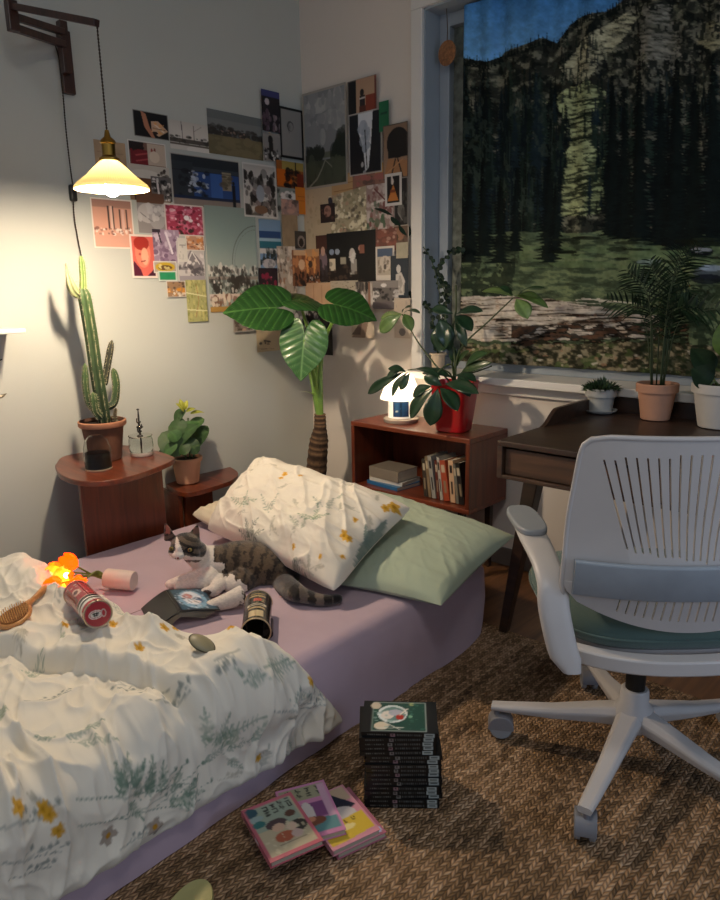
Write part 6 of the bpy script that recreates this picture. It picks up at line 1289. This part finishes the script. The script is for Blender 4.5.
photo(L, 175, 241, 205, 282, 'grey photo of small boats at a pier', 'g cfc8c4 -.3 .5;p 8a8284 .1 .7 .5 .2 .9 .5 .95 .7;l f0ece6 .03 .3 .6 .55 .25 .8 .55;s 5a5458 30 0 .6 1 .9 .06;r a49ca0 0 .85 1 1;s e8e0dc 12 0 .3 1 .8 .05', 'b4acac', border=(.03, 'd8d2ca'))
photo(L, 184, 235, 204, 251, 'tiny bright photo of a group in orange above the boats photo', 's d88a4c 20 0 0 1 1 .12;s f0d0b0 14 0 0 1 1 .1;s 6a3a2c 12 0 .3 1 1 .08', 'c89474', border=(.04, 'e4dcd0'))
photo(L, 176, 238, 187, 262, 'narrow whitish receipt beside the boats photo', 's b8b2a8 10 .1 .1 .9 .9 .06;l a8a298 .05 .2 .3 .8 .3', 'dcd6cc')
photo(L, 152, 261, 176, 273, 'small photo of a yellow oval plate under the mauve photo', 'e c9a830 .5 .5 .42 .4;e 6a4a28 .5 .55 .3 .22;s e8d890 8 .2 .2 .8 .8 .08', 'b8a898', border=(.04, W_))
photo(L, 157, 271, 176, 281, 'small solid green card at the lower edge of the left wall group', 'n 3 .08', '2f9060', border=(.06, 'd8e0d4'))
photo(L, 165, 281, 185, 297, 'tiny photo of orange stalls under the green card', 's d8902c 14 0 .4 1 .8 .1;s 4a3a30 14 0 0 1 .5 .08;s e8dcc8 10 0 .5 1 1 .08', '9a7a5c', border=(.03, W_))
photo(L, 184, 280, 207, 321, 'yellow-green street map strip hanging lowest on the left wall', 's 8f9250 50 0 0 1 1 .05;s c8c07c 40 0 0 1 1 .06;l a8583c .02 .5 .1 .6 .5 .4 .9;l e0dca8 .03 .0 .7 1 .75;l e0dca8 .03 .0 .3 1 .4', 'aeaa70')
photo(L, 257, 219, 281, 271, 'tall photo of blue sea and dark hills', 'g 7a98b8 -.5 .4;r 2a4a78 0 .22 1 .42;r 9ab8c8 0 .36 1 .42;r 2f6a7a 0 .42 1 .58;r d0ccc8 0 .56 1 .66;s 26302c 40 0 .6 1 .85 .08;e b8b4b4 .4 .86 .3 .1;s 8a8a8c 20 .1 .8 .9 1 .06', '6f8a9c')
photo(L, 257, 268, 277, 298, 'small dark photo with crimson flowers above the big left leaf', 's 8a2440 20 .2 .2 .9 1 .09;s c06478 8 .3 .3 .8 .9 .05', '2c2024')
photo(L, 280, 213, 297, 247, 'strip of bare brown kraft paper near the corner', 'n 5 .1', '9a8468')
photo(L, 275, 246, 296, 296, 'pale collage of small figures near the corner', 's 6a5a50 40 0 0 1 1 .06;s e0d4c4 30 0 0 1 1 .08;s a07458 20 0 .2 1 1 .05', 'b4a898')
photo(L, 293, 231, 306, 249, 'tiny dark photo of an arched door in the corner', 'e 8a8078 .5 .6 .3 .35;e 1c1a18 .5 .65 .18 .25', '3f3a34')
photo(L, 290, 250, 307, 286, 'orange shop interior photo folded into the corner', 's c98a5c 20 0 .1 1 .6 .1;r d8b48c .1 .0 1 .15;s 2a2422 24 .1 .6 1 1 .08;e e8c49c .6 .4 .2 .15', '8a5c40')
photo(L, 240, 162, 276, 219, 'portrait photo of dark figures with a white border below the field photo', 'g c4beb6 -.4 .2;s 2a2420 70 0 .15 1 1 .09;s 8a7c78 20 .3 .4 .8 .8 .06;e 9aa0a8 .5 .55 .12 .16;e 7a5a44 .5 .85 .2 .08', '4a4440', border=(.035, 'd4cfc8'))
photo(L, 259, 89, 279, 134, 'tall purple-black photo at the top of the left wall group', 'r 3a3c70 0 0 1 .16;e b8b0b4 .3 .28 .12 .08;s 8a7c80 16 .3 .5 1 .95 .08;s 5a4450 14 0 .5 1 1 .08', '1c171c')
photo(L, 261, 132, 280, 163, 'black and white photo of a seated figure below the purple-black one', 'e 1c1a1a .4 .25 .14 .16;r 1c1a1a .3 .35 .55 .8;s 1a1818 30 0 .55 1 1 .08;s e4e0da 8 0 .7 1 .95 .06', '8c8884')
photo(L, 277, 106, 302, 161, 'white poster with a small pen drawing in a thin black frame', 'e 4a4848 .45 .36 .14 .10;e 8b8884 .47 .37 .10 .08;l 5a5858 .02 .36 .44 .40 .5;e 6a6866 .42 .38 .03 .04', '8f8c87', border=(.075, '0c0c0c'))
photo(L, 274, 160, 302, 191, 'orange and yellow photo with black silhouettes right of the white-bordered portrait', 'r a8924c .2 0 1 .3;r c86418 0 .3 .55 .9;s 181210 30 .35 .3 .9 .9 .09;r 7a2a14 .75 .4 1 .95;l 1c1a18 .04 .7 .0 .7 .4', '9a5a28')
photo(L, 275, 187, 296, 214, 'small pale photo of people in white below the orange photo', 's dcd8d2 12 .1 .2 .9 .9 .14;s 2a2624 14 0 .1 1 .9 .08', '8a9088')
photo(L, 293, 187, 305, 215, 'bright orange sticky note in the corner', 'l a85a1c .03 .2 .35 .8 .35;l a85a1c .03 .2 .5 .8 .5', 'd07a24')
photo(L, 279, 199, 297, 216, 'tiny pinkish photo of a hand below the pale people photo', 's c09484 14 0 0 1 1 .14;s 5a4844 8 0 0 1 1 .1', '9c8078')
photo(L, 230, 308, 252, 331, 'small photo of two figures peeking out below the big left leaf', 's 4a3c34 20 0 .1 1 1 .1;s c8a48c 12 0 .1 1 1 .09', '8c8078', border=(.05, 'a8a49c'))
photo(L, 254, 330, 288, 349, 'cream ticket with small dark print below the photo wall', 's 3a3430 8 .0 .5 .4 .8 .05;l 6a6058 .02 .05 .85 .5 .9;e a07848 .95 .35 .1 .4', 'bcab8c')
photo(L, 290, 296, 309, 336, 'black and white photo strip behind the elephant ear leaves', 's 1c1c1c 50 0 0 1 1 .08;s d0ccc6 24 0 0 1 1 .07', '6a6a68', border=(.04, 'a8a6a0'))
# --- back wall
photo(B, 304, 184, 342, 250, 'large plain beige sheet with faint print beside the corner', 's a8987c 26 .1 .2 .6 .8 .03;n 4 .05', 'b8a68a')
photo(B, 334, 176, 358, 206, 'orange-tan card with lines of print under the landscape poster', 'l 8a5f38 .02 .1 .3 .9 .28;l 8a5f38 .02 .1 .5 .9 .48;l 8a5f38 .02 .1 .7 .9 .68', 'b89468')
photo(B, 355, 168, 388, 196, 'reddish brown photo of a bridge under the white figure photo', 's 5c4840 30 0 .1 1 1 .1;s a0605a 16 0 .2 1 1 .1;r b8904c .7 0 1 .3;e 8a9098 .4 .2 .2 .08', '8c6454')
photo(B, 305, 95, 350.5, 184, 'large landscape poster with clouds over a dark tree line', 'g 7f8385 -.4 .3;e a8a8a6 .35 .16 .3 .08;e 9a9b9a .7 .3 .35 .07;s b0b0ae 30 0 .08 1 .5 .08;s 8e9192 30 0 .0 1 .5 .09;r 5f6456 0 .64 1 .7;s 252a22 60 0 .6 .45 .72 .05;s 232a20 50 .7 .48 1 .75 .07;r 3c4234 0 .72 1 1;s 4a5040 40 0 .72 1 1 .08;l 8a8a7c .02 .5 .72 .4 .82 .3 .9 .1 .98;l 7a7a6c .015 .5 .72 .65 .8', '7c8080', border=(.035, 'a09a90'))
photo(B, 332, 194, 372, 236, 'dense pale floral collage in the middle of the back wall photos', 's 8a8466 90 0 0 1 1 .05;s dcd4b8 90 0 0 1 1 .05;s 5a5244 40 0 0 1 1 .04;s b09078 20 0 0 .5 1 .04;e 33323c .05 .14 .07 .12', 'a89c80', rot=-6)
photo(B, 323, 205, 338, 222, 'tiny dark portrait set on the beige sheet', 'e a07868 .5 .4 .25 .3;s 5a3c34 10 0 .3 1 1 .1', '2c201e')
photo(B, 369, 186, 398, 231, 'photo of red-white leaves and glasshouse beams', 's c8bcb4 50 0 0 1 1 .08;s 7a4a44 30 0 .1 1 1 .07;l d8d0c8 .05 .2 .4 .9 .3;l 6a3a34 .04 .3 .1 .9 .5;s 4a6448 16 0 .4 .7 1 .07', '9c8680')
photo(B, 350.5, 83, 380, 120, 'photo of a man in a striped shirt before an orange wall', 'g c8a888 -.5 .5 .5;r 14100f 0 0 .3 1;e 1c1614 .5 .32 .07 .08;r 2a2022 .42 .38 .6 .62;l d8d0c8 .03 .42 .45 .6 .44;r 8a3c28 .62 .4 .95 .95;r 5a2a1e .4 .62 .62 1;r 6a2018 .93 0 1 1', 'a8846a', border=(.02, '8f8578'))
photo(B, 351.5, 116, 385, 172, 'photo of a white draped figure against black', 'p d8dcdf .3 .0 .75 .0 .68 .5 .6 .9 .5 .95 .45 .6 .3 .3;e a8b0bc .45 .25 .14 .12;s 9aa4b0 14 .3 .1 .7 .6 .07;s b8b8b8 6 .4 .8 .65 .98 .04;l 1a1a1c .03 .5 .3 .55 .9', '17161a', border=(.03, 'b0aaa4'))
photo(B, 382, 103, 392, 131, 'narrow dark green card between the photos on the back wall', 'l 1c4a34 .08 .2 .4 .8 .4', '236a44')
photo(B, 386, 127, 411, 177, 'photo of a dark tree and long road at sunset', 'g 9a7c64 -.5 .6;e 1c1612 .6 .35 .45 .28;r 1c1612 .2 .45 1 .62;p a87850 0 1 .2 .62 1 .7 1 1;l 3a2a20 .05 .3 1 .5 .65;l 3a2a20 .05 .8 1 .6 .65;l c08c60 .02 .1 .9 .8 .66', '6a5444', border=(.025, '5a5048'))
photo(B, 397, 179, 411, 227, 'tall near-black portrait photo by the window frame', 'e 6a6660 .5 .65 .25 .14;s 4a4844 14 .2 .3 .9 .95 .08;l 8a8680 .03 .3 .7 .6 .85', '1d1b1a', border=(.05, '8f8a84'))
photo(B, 388, 175, 405, 205, 'white-bordered photo of a figure in an orange dress', 'p c07838 .5 .35 .8 .85 .15 .85;e d8ccc0 .45 .25 .08 .1;r d8d0c8 .38 .0 .46 .3;r 7a3c20 .3 .5 .6 .6', '1c1614', border=(.12, 'cfcac4'))
photo(B, 396, 226, 412, 246, 'small brown portrait of a person half hidden by the climbing stem', 'e 9a7058 .45 .4 .26 .32;s 4a3428 10 0 .4 1 1 .12', '6a5444', border=(.05, 'a89f92'))
photo(B, 378, 230, 400, 250, 'red-brown photo of a tiled roof beside the dark group photo', 's 8a5444 24 0 0 1 1 .12;s b89080 8 0 0 1 1 .08', '70483c')
photo(B, 319, 236, 334, 281, 'narrow photo of a brown-haired figure left of the dark group photo', 'r 4a2c24 0 0 1 .3;e 7a6870 .5 .55 .3 .2;s 3a3438 16 0 .5 1 1 .1;e b89484 .5 .35 .15 .1', '2b211f')
photo(B, 330, 234, 379.5, 281, 'wide black photo of a band with two small lit banners', 'r 1c1512 0 .7 .75 1;r d8ccb4 .05 .52 .17 .76;r a8a08c .28 .5 .40 .64;e 8a98b0 .1 .38 .05 .06;e 9aa4b4 .22 .38 .05 .06;e c8c0b8 .53 .45 .06 .12;r 9a948c .5 .55 .62 .85;s d8d4cc 14 .48 .4 .62 .85 .03;e c09484 .72 .34 .06 .07;r 8a5a48 .68 .28 .78 .44;r 0a0808 .66 .45 .86 .95;s 4a3a30 20 .0 .6 .6 1 .04', '0d0b0a')
photo(B, 379, 247, 398, 280, 'instant photo of a pale ornate building', 'r 4a5c74 .1 .05 .9 .3;e cfc4b4 .5 .5 .3 .22;s 8a7c6c 20 .15 .4 .85 .75 .06;e 5a5048 .5 .6 .08 .08;r d8cfc2 0 .85 1 1', 'b8ac9a', border=(.08, 'd4ccc0'))
photo(B, 394, 256, 412, 297, 'dark teal photo of a white statue', 'e d0ccc4 .45 .32 .12 .1;p c8c2ba .25 .95 .3 .45 .6 .4 .8 .6 .75 .95;s 9a948c 12 .3 .5 .75 .95 .07', '2a333c')
photo(B, 373, 281, 402, 309, 'grey photo of a mirrored hall with white figures', 'r 8a8480 0 0 1 .25;e e0dcd8 .5 .16 .1 .07;s d4d0cc 12 .0 .3 .3 .9 .09;s 2a2828 26 .1 .25 1 .7 .06;s d0ccc8 8 .75 .3 1 .9 .07;r 6a6264 0 .75 1 1', '6c6664')
photo(B, 306, 250, 322, 286, 'photo of a warm orange arcade with dark figures in front', 'r b8906a 0 0 1 .2;s d89a5c 16 0 .1 .9 .6 .1;e 3a2c28 .4 .4 .14 .1;s 1c1818 26 0 .6 1 1 .09;s c8bcb4 8 0 .7 1 1 .05', '8a5a3c')
photo(B, 309, 283, 337, 307, 'peach coloured printed card behind the elephant ear leaves', 'l a87c5c .03 .3 .1 .3 .9;l a87c5c .02 .6 .1 .6 .9;n 3 .08', 'c4a080')
photo(B, 334, 281, 362, 302, 'cream page with small black print under the band photo', 's 3a3430 14 .3 .2 1 .5 .03;s 8a8074 30 0 0 1 1 .03', 'b8ac98')
photo(B, 359, 282, 377, 331, 'tall black and white photo of a row of people', 's 2a2826 20 0 0 .7 .5 .1;s d8d4cc 16 0 .1 1 .9 .09;l 8a6450 .14 .8 .0 .8 1', '9c9086')
photo(B, 355, 308, 378, 338, 'faded photo of a road running to the horizon', 'g c8b8a4 -.4 .5;p 8a7464 0 1 .6 .3 .8 .3 .6 1;p 5a4840 .0 .9 .5 .35 .4 .9', 'a89482')
photo(B, 398, 298, 414, 338, 'pale card with faint grey flower drawing next to the window', 'e 6a6460 .5 .85 .2 .1;s a89c90 12 .1 .1 .9 .7 .05', 'bcae9c')
photo(B, 400, 243, 412, 258, 'tiny cream slip by the window frame', 'n 4 .08', 'b0a890')
photo(B, 312, 304, 328, 328, 'small dark photo peeking out between the elephant ear leaves', 's 8a8480 10 0 0 1 1 .1;s 3a2a24 10 0 0 1 1 .1', '1c1a18')
photo(B, 324, 318, 337, 355, 'narrow near-black photo behind the lowest elephant ear leaf', 's 3a3430 16 0 0 1 1 .1;r 4a2420 .0 .7 .6 .8', '15110f')
